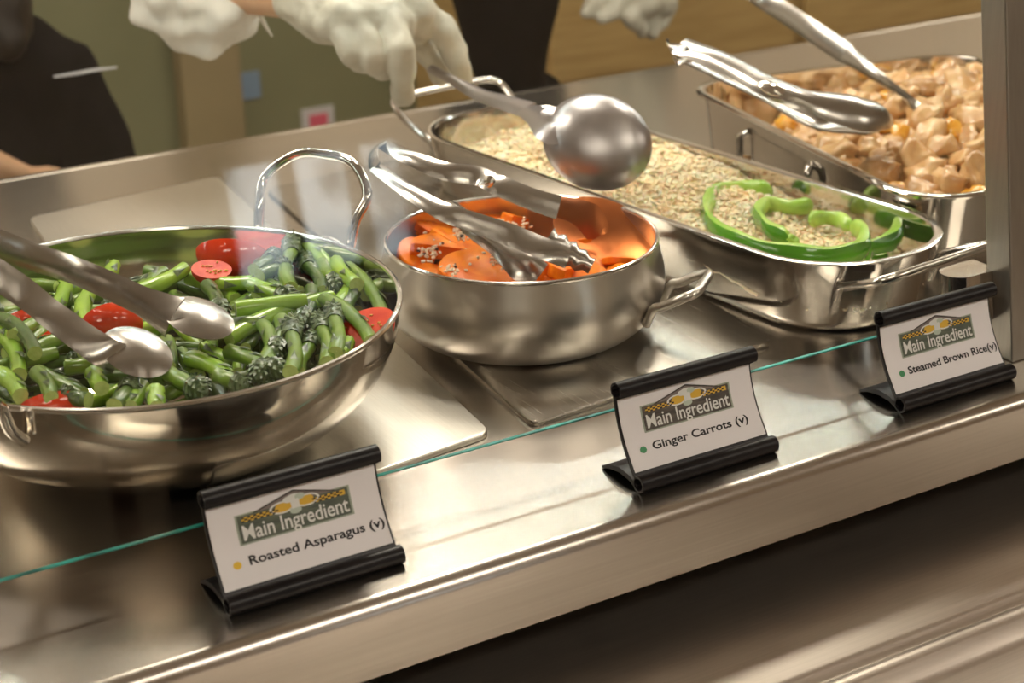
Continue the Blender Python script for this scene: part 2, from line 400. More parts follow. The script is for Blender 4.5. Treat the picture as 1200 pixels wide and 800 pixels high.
# ------------------------------------------------------------------ counter
X0, X1 = -1.2, 3.6
ct = thing('serving_counter', 'long stainless steel serving counter with a rounded front edge and dark recess below', 'counter', (1.2, 1.4, FZ))
fy = .846
prof = [(1.866, 0), (fy+.010, 0)]
for i in range(7):
    a = PI/2*i/6; prof.append((fy+.010-.010*math.sin(a), -.010+.010*math.cos(a)))
prof += [(fy, -.052), (fy+.012, -.052), (fy+.012, -.022), (1.866, -.022)]
MB().extrude_profile(prof, X0, X1).build('worktop', M['counter'], ct, autos=50)
MB().box((X0, 1.86, -.06), (X1, 1.875, .0005)).build('back_edge', M['counter'], ct, smooth=False, bevel=.003)
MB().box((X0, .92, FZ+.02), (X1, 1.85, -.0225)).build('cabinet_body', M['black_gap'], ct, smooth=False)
ts = thing('tray_slide', 'lower stainless steel tray slide running below the counter front', 'tray slide', (1.2, .7, -.10))
pr = [(.915, -.10), (.764, -.10), (.760, -.102), (.756, -.106), (.752, -.106), (.748, -.101), (.742, -.099), (.735, -.101), (.728, -.110), (.722, -.114),
      (.58, -.114), (.575, -.109), (.568, -.109), (.562, -.114), (.42, -.114), (.40, -.13), (.40, -.15), (.915, -.15)]
MB().extrude_profile(pr, X0, X1).build('slide_top', M['slide'], ts, autos=50)
for x in (-.9, .5, 1.9, 3.2):
    MB().box((x, .45, -.20), (x+.04, .92, -.1495)).build('bracket', M['post'], ts, smooth=False)

def rrect(w, l, r, n=8):
    """rounded rectangle outline, CCW, centred"""
    out = []
    for cx, cy, a0 in ((w/2-r, l/2-r, 0), (-w/2+r, l/2-r, PI/2), (-w/2+r, -l/2+r, PI), (w/2-r, -l/2+r, 1.5*PI)):
        for i in range(n+1):
            a = a0+PI/2*i/n; out.append((cx+r*math.cos(a), cy+r*math.sin(a)))
    return out
def plate(name, label, c, w, l, rot, mat, group=None, th=.004, wedge=None):
    m = Matrix.Translation((c[0], c[1], 0)) @ Matrix.Rotation(rot, 4, 'Z')
    rings = []
    for d, z in ((0, .0002), (0, th-.001), (.001, th)):
        rings.append([m @ Vector((x, y, z)) for x, y in rrect(w-2*d, l-2*d, .012, 5)])
    o = MB().loft(rings, 0, (True, True)).build(name, mat)
    return props(o, label, 'plate', group)
RT = math.radians(6.3)
ux, uy = Vector((math.cos(RT), math.sin(RT), 0)), Vector((-math.sin(RT), math.cos(RT), 0))
# corner (front right) of the light plate and (front left) of the dark plates
def plate_from(name, label, corner, w, l, left, mat):
    ex = Vector((math.cos(RT), math.sin(RT), 0)); ey = Vector((math.sin(RT*1.05), math.cos(RT*1.05), 0))
    c = Vector(corner)
    q = [c, c+ey*l, c+ey*l+ex*(w if left else -w), c+ex*(w if left else -w)]
    # rounded corners on a slightly skewed quad
    pts = []
    for i in range(4):
        a, b, d = q[i-1], q[i], q[(i+1) % 4]; u = (a-b).normalized(); v = (d-b).normalized(); r = .012
        for k in range(6):
            t_ = k/5; p = b+u*r*(1-t_)**2+v*r*t_**2
            pts.append(p)
    cen = sum(q, Vector())/4; rings = []
    for s, z in ((0, .0003), (0, .003), (.0012, .004)):
        rings.append([p+(cen-p).normalized()*s+Vector((0, 0, z)) for p in pts])
    o = MB().loft(rings, 0, (True, True)).build(name, mat)
    return props(o, label, 'plate')
plate_from('warming_plate', 'pale satin steel plate lying under the asparagus bowl', (.580, 1.010, 0), .215, .73, False, M['plate_light'])
plate_from('warming_plate', 'dark satin steel plate under the carrot pot', (.612, 1.005, 0), .25, .66, True, M['plate_dark'])

# ------------------------------------------------------------------ post, glass, clamp
LEAN = .14
def lean(v): return Vector((v[0], v[1]+LEAN*v[2], v[2]))
t = thing('guard_post', 'square stainless steel post holding the glass guard at the right', 'post', (1.03, .95, 0))
MB().add([lean(v) for v in [(x, y, z) for x in (.993, 1.07) for y in (.899, .9255) for z in (0, .62)]],
         [(0, 1, 3, 2), (4, 6, 7, 5), (0, 4, 5, 1), (2, 3, 7, 6), (0, 2, 6, 4), (1, 5, 7, 3)]).build('column', M['post'], t, smooth=False, bevel=.0015)
cl = MB()
rings = []
for k in range(9):
    a = PI/2+PI*k/8; rings.append((.968+.014*math.cos(a), .932+.014*math.sin(a)))
outl = [(.999, .946)]+rings+[(.9925, .918), (.9925, .9262), (.999, .9262)]
prof2 = [Vector((x, y, 0)) for x, y in outl]
cl.loft([[lean((p.x, p.y, z)) for p in prof2] for z in (.030, .033, .066, .069)], 0, (True, True))
cl.build('clamp', M['polished'], t, autos=35)
g = thing('glass_guard', 'clear glass sneeze guard standing between the signs and the food', 'glass guard', (.4, .938, .03))
GX0, GX1 = -.9, 1.03
gv = lambda x, y, z: lean((x, y+.933, z))
gm = MB().add([gv(x, y, z) for x in (GX0, GX1) for y in (-.0, .006) for z in (.033, .50)],
              [(0, 1, 3, 2), (4, 6, 7, 5), (0, 4, 5, 1), (2, 3, 7, 6)])
gm.build('pane', M['glass'], g, smooth=False)
MB().add([gv(x, y, z) for x in (GX0, GX1-.006) for y in (.0015, .0045) for z in (.0325, .0333)],
         [(0, 1, 3, 2), (4, 6, 7, 5), (0, 4, 5, 1), (2, 3, 7, 6), (0, 2, 6, 4), (1, 5, 7, 3)]).build('lower_edge', M['glass_edge'], g, smooth=False)
# ------------------------------------------------------------------ bowls, pots and pans
def wall_profile(outer, th, lip=.0):
    """outer: list (r,z) bottom centre -> rim; returns closed shell going up outside, over the rim, down inside"""
    inner = []
    for i, (r, z) in enumerate(outer):
        a = outer[max(i-1, 0)]; b = outer[min(i+1, len(outer)-1)]
        dr, dz = b[0]-a[0], b[1]-a[1]; L = math.hypot(dr, dz) or 1
        inner.append((max(0, r-dz/L*th), z+dr/L*th))
    return outer+inner[::-1]
def interp_prof(ctrl, n=5):
    P = smooth_path([Vector((r, 0, z)) for r, z in ctrl], n); return [(max(0, p.x), p.z) for p in P]
def torus_ring(c, r, z, rr, n=96):
    return [(c[0]+r*math.cos(2*PI*i/n), c[1]+r*math.sin(2*PI*i/n), z) for i in range(n)]
def loop_handle(pts, r, name, mat, parent, ups=None):
    return MB().tube(smooth_path(pts, 8), r, 12).build(name, mat, parent)
# asparagus bowl
BC = Vector((.376, 1.138, 0)); BR = .178; BZ = .105
bowl = thing('serving_bowl', 'wide polished steel bowl of roasted asparagus with two loop handles', 'bowl', (BC.x, BC.y, .004))
outer = interp_prof([(0, .0045), (.05, .0045), (.085, .006), (.125, .020), (.158, .048), (.174, .078), (BR, BZ)])
MB().lathe(wall_profile(outer, .0018), 128, BC).build('shell', M['bowl_steel'], bowl, autos=60)
MB().tube(torus_ring(BC, BR, BZ, 0), .0022, 8, True).build('rim', M['rim'], bowl)
def rim_pt(c, r, ang, z): return Vector((c.x+r*math.cos(ang), c.y+r*math.sin(ang), z))
# back handle: feet on the shell, loop standing up and outwards
a_mid = math.radians(29)
def bowl_handle(a_mid, half, c, r, z, out, up, rad, name='handle', foot=.022, parent=None, mat=None, shape=1.):
    d = Vector((math.cos(a_mid), math.sin(a_mid), 0)); s = Vector((-d.y, d.x, 0))
    f1 = rim_pt(c, r, a_mid-half, z-foot); f2 = rim_pt(c, r, a_mid+half, z-foot)
    hw = (f2-f1).length/2; m = (f1+f2)/2
    pts = [f1, f1+d*.010+Vector((0, 0, foot*.55)), m-s*hw*1.04*shape+d*(.012+out*.15)+Vector((0, 0, foot+up*.25)),
           m-s*hw*1.12*shape+d*(.012+out*.55)+Vector((0, 0, foot+up*.62)),
           m-s*hw*.62+d*(.012+out*.93)+Vector((0, 0, foot+up*.95)), m+d*(.012+out)+Vector((0, 0, foot+up)),
           m+s*hw*.62+d*(.012+out*.93)+Vector((0, 0, foot+up*.95)), m+s*hw*1.12*shape+d*(.012+out*.55)+Vector((0, 0, foot+up*.62)),
           m+s*hw*1.04*shape+d*(.012+out*.15)+Vector((0, 0, foot+up*.25)), f2+d*.010+Vector((0, 0, foot*.55)), f2]
    return loop_handle(pts, rad, name, mat or M['polished'], parent)
bowl_handle(math.radians(29), math.radians(14.5), BC, BR+.001, BZ, .035, .055, .0042, parent=bowl)
bowl_handle(math.radians(209), math.radians(14.5), BC, BR+.001, BZ, .035, .035, .0042, parent=bowl)
# carrot pot
PC = Vector((.705, 1.170, 0)); PR = .111; PZ = .085
pot = thing('serving_pot', 'rounded satin steel pot of ginger carrots with two loop handles', 'pot', (PC.x, PC.y, .004))
outer = interp_prof([(0, .0045), (.065, .0045), (.088, .008), (.107, .022), (.1165, .041), (.1175, .057), (.1140, .073), (PR, PZ)])
MB().lathe(wall_profile(outer, .0018), 128, PC).build('shell', M['satin'], pot, autos=60)
MB().tube(torus_ring(PC, PR, PZ, 0), .0018, 8, True).build('rim', M['rim'], pot)
def bar_handle(a_mid, half, c, r, z, out, up, rad, parent, mat, drop=.02, corner=.75):
    d = Vector((math.cos(a_mid), math.sin(a_mid), 0)); s = Vector((-d.y, d.x, 0))
    f1 = rim_pt(c, r, a_mid-half, z-drop); f2 = rim_pt(c, r, a_mid+half, z-drop); m = (f1+f2)/2; hw = (f2-f1).length/2
    def seg(sg):
        f = f1 if sg < 0 else f2
        return [f, f+d*.006+Vector((0, 0, drop*.9)), f+d*(.006+out*.25)+Vector((0, 0, drop*.95+up*.2)),
                m+s*sg*hw*.98+d*(.006+out*.72)+Vector((0, 0, drop+up*.75)), m+s*sg*hw*corner+d*(.006+out*.97)+Vector((0, 0, drop+up*.97))]
    pts = seg(-1)+[m+d*(.006+out)+Vector((0, 0, drop+up))]+seg(1)[::-1]
    return loop_handle(pts, rad, 'handle', mat, parent)
bar_handle(math.radians(-50), math.radians(14), PC, .1165, .046, .034, .014, .0038, pot, M['satin'], drop=.016)
bar_handle(math.radians(160), math.radians(14), PC, .1165, .062, .042, .028, .0035, pot, M['satin'])

def pan(name, label, c, rot, w, l, r, h, mat, wall=.0016, slope=.012, lip=0., zb=.0005, bottom_r=.012):
    t = thing(name, label, 'pan', (c[0], c[1], zb))
    m = Matrix.Translation((c[0], c[1], 0)) @ Matrix.Rotation(rot, 4, 'Z')
    def ring(d, z): return [m @ Vector((x, y, z)) for x, y in rrect(w-2*d, l-2*d, max(.01, r-d), 14)]
    br = bottom_r
    rings = [ring(slope+br, zb), ring(slope+br*.35, zb+br*.12), ring(slope+br*.05, zb+br*.5), ring(slope*.9, zb+br), ring(.004, h*.7), ring(0, h-.001)]
    if lip: rings += [ring(-lip, h-.0015), ring(-lip-.001, h-.003), ring(-lip-.0015, h-.001), ring(-lip, h+.0005), ring(0, h+.0008)]
    else: rings += [ring(0, h)]
    rings += [ring(wall, h), ring(wall+.004, h*.7), ring(slope*.9+wall, zb+br), ring(slope+br*.35+wall, zb+br*.12+wall), ring(slope+br+wall, zb+wall)]
    MB().loft(rings, 0, (True, True)).build('shell', mat, t, autos=50)
    return t, m
RC = (.941, 1.306); RW, RL, RH = .185, .615, .065
rpan, RM = pan('rice_pan', 'long polished steel pan of brown rice with rounded ends and loop handles', RC, RT, RW, RL, .085, RH, M['polished'], wall=.0018, bottom_r=.010)
MB().loft([[RM @ Vector((x, y, z)) for x, y in rrect(RW+2*d, RL+2*d, .085+d, 14)] for d, z in ((.0003, RH-.001), (.0008, RH+.0006), (-.001, RH+.0012), (-.006, RH+.0005), (-.007, RH-.001))]).build('rim', M['rim'], rpan)
for sg in (-1, 1):
    def L(x, y, z): return RM @ Vector((x, sg*y, z))
    e = RL/2
    up = .030 if sg > 0 else .018
    out = .045 if sg > 0 else .036
    P = [L(-.060, e-.0275, .022), L(-.062, e-.020, .044), L(-.064, e-.010, .050), L(-.072, e+out*.55, .052+up*.6), L(-.066, e+out*.93, .052+up*.95), L(-.03, e+out, .052+up),
         L(.03, e+out, .052+up), L(.066, e+out*.93, .052+up*.95), L(.072, e+out*.55, .052+up*.6), L(.064, e-.010, .050), L(.062, e-.020, .044), L(.060, e-.0275, .022)]
    loop_handle(P, .0038, 'handle', M['rim'], rpan)
CC = (1.262, 1.262); CROT = math.radians(-10.5); CW, CL, CHT = .35, .455, .080
cpan, CM = pan('chicken_pan', 'deep polished steel pan of diced chicken behind the rice pan', CC, CROT, CW, CL, .050, CHT, M['polished'], wall=.0016, lip=.007, slope=.010, bottom_r=.016)
for sg in (-1, 1):      # drop handles folded against the long walls
    def L(a, y, z): return CM @ Vector((sg*(CW/2+a), y, z))
    HY = .03 if sg < 0 else 0
    L = lambda a, y, z, sg=sg, HY=HY: CM @ Vector((sg*(CW/2+a), y*1.4+HY, z))
    lp = [L(-.004, -.045, .060), L(.003, -.050, .052), L(.003, -.048, .030), L(.003, -.035, .024), L(.003, .035, .024), L(.003, .048, .030), L(.003, .050, .052), L(-.004, .045, .060)]
    loop_handle(lp, .0042, 'drop_handle', M['rim'], cpan)
    MB().box((0, -.055, .030), (.0015, .055, .062), mat=CM @ Matrix.Translation((sg*(CW/2-.004)-(0 if sg > 0 else .0015), HY, 0))).build('handle_plate', M['rim'], cpan, smooth=False, bevel=.001)
# ------------------------------------------------------------------ name cards
BF = None
def text_mesh(body, bold=.0):
    cu = bpy.data.curves.new('txt', 'FONT'); cu.body = body; cu.size = 1; cu.offset = bold; cu.resolution_u = 4
    ob = bpy.data.objects.new('txt', cu); COL.objects.link(ob)
    dg = bpy.context.evaluated_depsgraph_get(); dg.update()
    me = bpy.data.meshes.new_from_object(ob.evaluated_get(dg))
    V = [v.co.copy() for v in me.vertices]; F = [tuple(p.vertices) for p in me.polygons]
    bpy.data.objects.remove(ob); bpy.data.curves.remove(cu); bpy.data.meshes.remove(me)
    x0 = min(v.x for v in V); x1 = max(v.x for v in V)
    return V, F, x0, x1
TXT = {}
def sign(x0, x1, yb, title, dot, label, logo_back, zskew=0.):
    """holder with its card; u across 0..1, v down the card 0..1"""
    W_ = x1-x0
    t = thing('sign_holder', label, 'sign', ((x0+x1)/2, yb, 0))
    # side profile of the face: bottom (yb, .006) to top (yb+.026,.064), bowed backwards
    def face(s):  # s 0 bottom .. 1 top
        y = yb+.002+.026*s+.0050*math.sin(PI*s); z = .008+.056*s
        return y, z
    # black back plate + arched foot
    pts = []
    n = 10
    outer_ = [face(i/n) for i in range(n+1)]
    back = [(y+.0022, z) for y, z in outer_]
    MB().extrude_profile(outer_+back[::-1], x0, x1).build('back_plate', M['black_plastic'], t, autos=50)
    arch = [(yb, .0004), (yb+.010, .0045), (yb+.022, .0055), (yb+.034, .0035), (yb+.043, .0004)]
    arch2 = [(yb+.043, .0022), (yb+.034, .0068), (yb+.022, .0095), (yb+.010, .0085), (yb, .0045)]
    MB().extrude_profile(arch+arch2, x0, x1).build('foot', M['black_plastic'], t, autos=50)
    def curl(cy, cz, r, a0, a1, name):
        o_ = []; i_ = []
        for k in range(15):
            a = a0+(a1-a0)*k/14; o_.append((cy+r*math.cos(a), cz+r*math.sin(a))); i_.append((cy+(r-.0016)*math.cos(a), cz+(r-.0016)*math.sin(a)))
        return MB().extrude_profile(o_+i_[::-1], x0-.0008, x1+.0008).build(name, M['black_plastic'], t, autos=50)
    y1, z1 = face(1); curl(y1-.0028, z1+.0015, .0062, math.radians(-100), math.radians(215), 'top_clip')
    y0, z0 = face(0); curl(y0-.0040, z0-.0018, .0062, math.radians(-310), math.radians(45), 'bottom_clip')
    cx0, cx1 = x0+.0015, x1-.0015; CW_ = cx1-cx0
    def mp(u, v, off=0.):
        s = 1-v; y, z = face(.07+.86*s)
        return Vector((cx0+u*CW_, y-.0006-off, z))
    mpc = mp
    def mp(u, v, off=0.): return mpc(u, .075+.90*v, off)
    # card grid
    V = []; F = []; n = 12
    for i in range(n+1):
        V += [mpc(0, i/n), mpc(1, i/n), mpc(0, i/n, -.0004), mpc(1, i/n, -.0004)]
    for i in range(n):
        a = i*4; b = a+4
        F += [(a, b, b+1, a+1), (a+2, a+3, b+3, b+2), (a, a+2, b+2, b), (a+1, b+1, b+3, a+3)]
    card = MB().add(V, F).build('card', M['card'], t, autos=50)
    def poly(name, pts, mat, off, parent):
        # split horizontally for the bow of the card
        m = MB(); V = [mp(u, v, off) for u, v in pts]; m.add(V, [tuple(range(len(V)))]); return m.build(name, mat, parent, smooth=False, recalc=False)
    def strips(m, u0, v0, u1, v1, off, k=0, n=4):
        for i in range(n):
            a = v0+(v1-v0)*i/n; b = v0+(v1-v0)*(i+1)/n
            m.add([mp(u0, a, off), mp(u0, b, off), mp(u1, b, off), mp(u1, a, off)], [(0, 1, 2, 3)], k)
        return m
    A = .018
    m = MB()
    mats = [M['logo_edge'], logo_back, M['logo_wood'], M['logo_yellow'], M['logo_black'], M['logo_white'], M['logo_grey']]
    # board
    strips(m, .150, .150, .830, .555, .0002, 0); strips(m, .162, .170, .818, .535, .0003, 1)
    def roof(hw, va, vb, off, k):
        for i in range(8):
            t0_, t1_ = i/8, (i+1)/8
            m.add([mp(.5-hw*t0_, va+(vb-va)*t0_, off), mp(.5-hw*t1_, va+(vb-va)*t1_, off), mp(.5+hw*t1_, va+(vb-va)*t1_, off), mp(.5+hw*t0_, va+(vb-va)*t0_, off)], [(0, 1, 2, 3)], k)
    roof(.25, .0, .17, .0003, 4); roof(.225, .022, .17, .0004, 2)
    # chequered band
    for lo, hi in ((.185, .405), (.605, .800)):
        strips(m, lo, .195, hi, .265, .0004, 3, 1)
        nn = int((hi-lo)/.018)
        for i in range(nn):
            for j in range(3):
                if (i+j) % 2 == 0:
                    strips(m, lo+i*.018, .195+j*.0235, lo+i*.018+.018, .195+(j+1)*.0235, .0005, 4, 1)
    # chef's hat and arms emblem
    def ell(cu_, cv, ru, rv, off, k, n=24):
        m.add([mp(cu_+ru*math.cos(2*PI*i/n), cv-rv*math.sin(2*PI*i/n), off) for i in range(n)], [tuple(range(n))], k)
    def ring(cu_, cv, ru, rv, wu, wv, off, k, n=28):
        V = []; F = []
        for i in range(n):
            c_, s_ = math.cos(2*PI*i/n), math.sin(2*PI*i/n)
            V += [mp(cu_+ru*c_, cv-rv*s_, off), mp(cu_+(ru-wu)*c_, cv-(rv-wv)*s_, off)]
        for i in range(n): j = (i+1) % n; F.append((2*i, 2*i+1, 2*j+1, 2*j))
        m.add(V, F, k)
    ell(.44, .205, .055, .085, .00045, 3); ell(.56, .190, .055, .085, .00045, 3)
    ring(.425, .205, .075, .085, .014, .022, .0005, 5); ring(.575, .190, .075, .085, .014, .022, .0005, 5)
    ell(.50, .115, .050, .060, .0006, 5); ell(.465, .120, .030, .045, .00062, 5); ell(.535, .110, .030, .045, .00062, 6)
    m.add([mp(.475, .14, .00065), mp(.480, .26, .00065), mp(.530, .255, .00065), mp(.525, .13, .00065)], [(0, 1, 2, 3)], 5)
    ell(.50, .285, .035, .050, .0006, 6)
    m.build('logo', mats, card, smooth=False, recalc=False)
    def text(body, name, u0, u1, vbase, cap, mat, off, bold, slant=0.):
        key = (body, bold)
        if key not in TXT: TXT[key] = text_mesh(body, bold)
        V, F, a, b = TXT[key]; capu = .73
        VV = [mp(u0+(v.x-a)/(b-a)*(u1-u0), vbase-v.y/capu*cap, off) for v in V]
        return MB().add(VV, F).build(name, mat, card, smooth=False, recalc=False)
    tb = text('Main Ingredient', 'logo_lettering', .178, .806, .495, .205, M['logo_white'], .0008, .012)
    lo_, hi_ = title[1], title[2]
    text(title[0], 'title_lettering', lo_, hi_, .80, .112, M['ink'], .0004, .022)
    dm = MB(); dm.add([mp(.105+.024*math.cos(2*PI*i/24), .765-.047*math.sin(2*PI*i/24), .0004) for i in range(24)], [tuple(range(24))])
    dm.build('dot', dot, card, smooth=False, recalc=False)
    return t
sign(.3205, .4375, .884, ('Roasted Asparagus (v)', .175, .985), M['dot_yellow'], 'sign reading Roasted Asparagus (v) with a yellow dot, front left', M['logo_green'])
sign(.6185, .7345, .880, ('Ginger Carrots (v)', .175, .905), M['dot_green'], 'sign reading Ginger Carrots (v) with a green dot, in the middle', M['logo_dark'])
sign(.8550, .9680, .880, ('Steamed Brown Rice(v)', .165, .990), M['dot_green'], 'sign reading Steamed Brown Rice(v), beside the steel post', M['logo_green'])

# ------------------------------------------------------------------ asparagus
def stalk_mesh(name, L, r0, r1, mat, bend=0., n=9, k=8, tip=False, flat_end=True):
    """piece lying along +X, centred"""
    m = MB(); P = []; R_ = []
    for i in range(k+1):
        t = i/k; x = -L/2+L*t
        P.append(Vector((x, bend*L*(1-(2*t-1)**2), 0))); R_.append((r0+(r1-r0)*t)*(1+.06*math.sin(t*9+L*300)))
    V = []
    for p, rr in zip(P, R_):
        for j in range(n):
            a = 2*PI*j/n; V.append((p.x, p.y+rr*math.cos(a)*(1+.05*math.sin(3*a)), rr*math.sin(a)))
    F = [(i*n+j, i*n+(j+1) % n, (i+1)*n+(j+1) % n, (i+1)*n+j) for i in range(k) for j in range(n)]
    m.add(V, F, 0)
    m.add(V[:n], [tuple(range(n))], 1); m.add(V[-n:], [tuple(range(n))[::-1]], 1)
    # small triangular scales
    for s in range(2):
        t = .25+.42*s+random.uniform(-.08, .08); x = -L/2+L*t; a = random.uniform(.2, PI-.2); rr = r0+(r1-r0)*t+.0004
        y0 = bend*L*(1-(2*t-1)**2)
        def pt(dx, da, dr=0.): return (x+dx, y0+(rr+dr)*math.cos(a+da), (rr+dr)*math.sin(a+da))
        m.add([pt(0, -.5), pt(0, .5), pt(.013, 0, .0006), pt(.004, 0, .0009)], [(0, 3, 2), (3, 1, 2), (0, 1, 3)], 2)
    me = mesh_tmp(name, m, [mat, M['cut'], M['tip']])
    return me, R_[-1]
def mesh_tmp(name, m, mats, sm=50):
    me = bpy.data.meshes.new(name); me.from_pydata([tuple(v) for v in m.V], [], m.F)
    for x in mats: me.materials.append(x)
    me.polygons.foreach_set('material_index', m.K); me.polygons.foreach_set('use_smooth', [True]*len(m.F))
    bm = bmesh.new(); bm.from_mesh(me); bmesh.ops.recalc_face_normals(bm, faces=bm.faces); bm.to_mesh(me); bm.free()
    me.set_sharp_from_angle(angle=math.radians(sm)); me.update(); return me
def tip_mesh(name, L, r):
    """bud head with overlapping scales, base at origin pointing +X"""
    m = MB(); k = 10; n = 10; V = []
    for i in range(k+1):
        t = i/k; rr = r*(1+.35*math.sin(PI*min(t*1.1, 1)))*(1-t**2.2)**.7+.0003; 
        for j in range(n):
            a = 2*PI*j/n; V.append((L*t, rr*math.cos(a), rr*math.sin(a)))
    m.add(V, [(i*n+j, i*n+(j+1) % n, (i+1)*n+(j+1) % n, (i+1)*n+j) for i in range(k) for j in range(n)], 0)
    for i in range(9):
        t = .05+i*.1; rr = r*(1+.35*math.sin(PI*min(t*1.1, 1)))*(1-t**2.2)**.7
        for j in range(4):
            a = i*2.4+j*PI/2
            def pt(dx, da, dr): return (L*t+dx, (rr+dr)*math.cos(a+da), (rr+dr)*math.sin(a+da))
            m.add([pt(-.001, -.6, 0), pt(-.001, .6, 0), pt(L*.2, 0, .0007), pt(L*.06, 0, .0016)], [(0, 3, 2), (3, 1, 2), (0, 1, 3)], 0)
    return mesh_tmp(name, m, [M['tip']])
SM = {}
for key, mat in (('n', 'stalk'), ('b', 'stalk_bright'), ('d', 'stalk_dark')):
    for li, L in enumerate((.030, .045, .060, .080)):
        SM[key, li] = stalk_mesh('asparagus_piece', L, .0056, .0050, M[mat], (.0, .04, -.05, .06)[li])[0], L, .0050
TM = [tip_mesh('bud_tip', .030, .0050), tip_mesh('bud_tip', .022, .0045)]
GRP_S = 'cut asparagus stalks heaped in the bowl'; GRP_T = 'asparagus tips heaped in the bowl'
LAB_S = 'short cut green asparagus stalk lying in the heap in the bowl'
LAB_T = 'asparagus piece with a dark bud tip lying in the heap in the bowl'
def asparagus(c, d, L, mat='n', tip=False, label=None, w=1.):
    """c centre, d direction; L length"""
    d = Vector(d).normalized(); li = min(range(4), key=lambda i: abs((.030, .045, .060, .080)[i]-(L*(.6 if tip else 1))))
    me, l0, r1 = SM[mat, li]
    ls = L*(.62 if tip else 1); sx = ls/l0
    q = Vector((1, 0, 0)).rotation_difference(d)
    from mathutils import Quaternion
    q = q @ Quaternion((1, 0, 0), random.uniform(-.5, .5))
    o = bpy.data.objects.new('asparagus_spear' if tip else 'asparagus_stalk', me); COL.objects.link(o)
    o.rotation_mode = 'QUATERNION'; o.rotation_quaternion = q; o.scale = (sx, w, w)
    o.location = Vector(c)-(d*L*.19 if tip else Vector((0, 0, 0)))
    props(o, label or (LAB_T if tip else LAB_S), 'asparagus', None if label else (GRP_T if tip else GRP_S))
    if tip:
        k = bpy.data.objects.new('bud_tip', TM[0]); COL.objects.link(k); k.parent = o
        k.location = (l0/2-.001, 0, 0); k.scale = (L*.40/.030/sx, 1.15, 1.15)
        k['label'] = 'dark scaly bud tip'
    return o
def asp_px(a, b, z=.094, z2=None, **kw):
    A = at(a[0], a[1], z); B = at(b[0], b[1], z2 if z2 is not None else z)
    d = B-A; return asparagus((A+B)/2, d, d.length, **kw)
def heap_z(r): return .072+.014*(1-(r/BR)**2)
rnd = random.Random(3)
for layer, cnt, dz in ((0, 52, -.024), (1, 62, -.012), (2, 66, -.001)):
    for i in range(cnt):
        rr = (.152+.008*layer)*math.sqrt((i+.5)/cnt); a = i*2.39996+layer; zc = heap_z(rr)+dz; rmax = .165 if layer == 2 else (.155 if layer == 1 else .142)
        ang = rnd.uniform(0, 2*PI); L = rnd.choice((.036, .046, .058, .066)) if rr < .12 else .040
        z = heap_z(rr)+dz; c = Vector((BC.x+rr*math.cos(a), BC.y+rr*math.sin(a), z))
        if rr > .12: ang = a+PI/2+rnd.uniform(-.7, .7)
        dd_ = Vector((math.cos(ang), math.sin(ang), 0))
        for _ in range(30):
            e_ = max(((c+dd_*L*.5*sg).xy-BC.xy).length for sg in (-1, 1))
            if e_ < rmax: break
            c.x += (BC.x-c.x)*.06; c.y += (BC.y-c.y)*.06
        asparagus(c, (math.cos(ang), math.sin(ang), rnd.uniform(-.15, .15)), L, rnd.choice('nndddb' if layer == 2 else 'ddn'),
                  rnd.random() < .32, w=rnd.uniform(.8, 1.1))
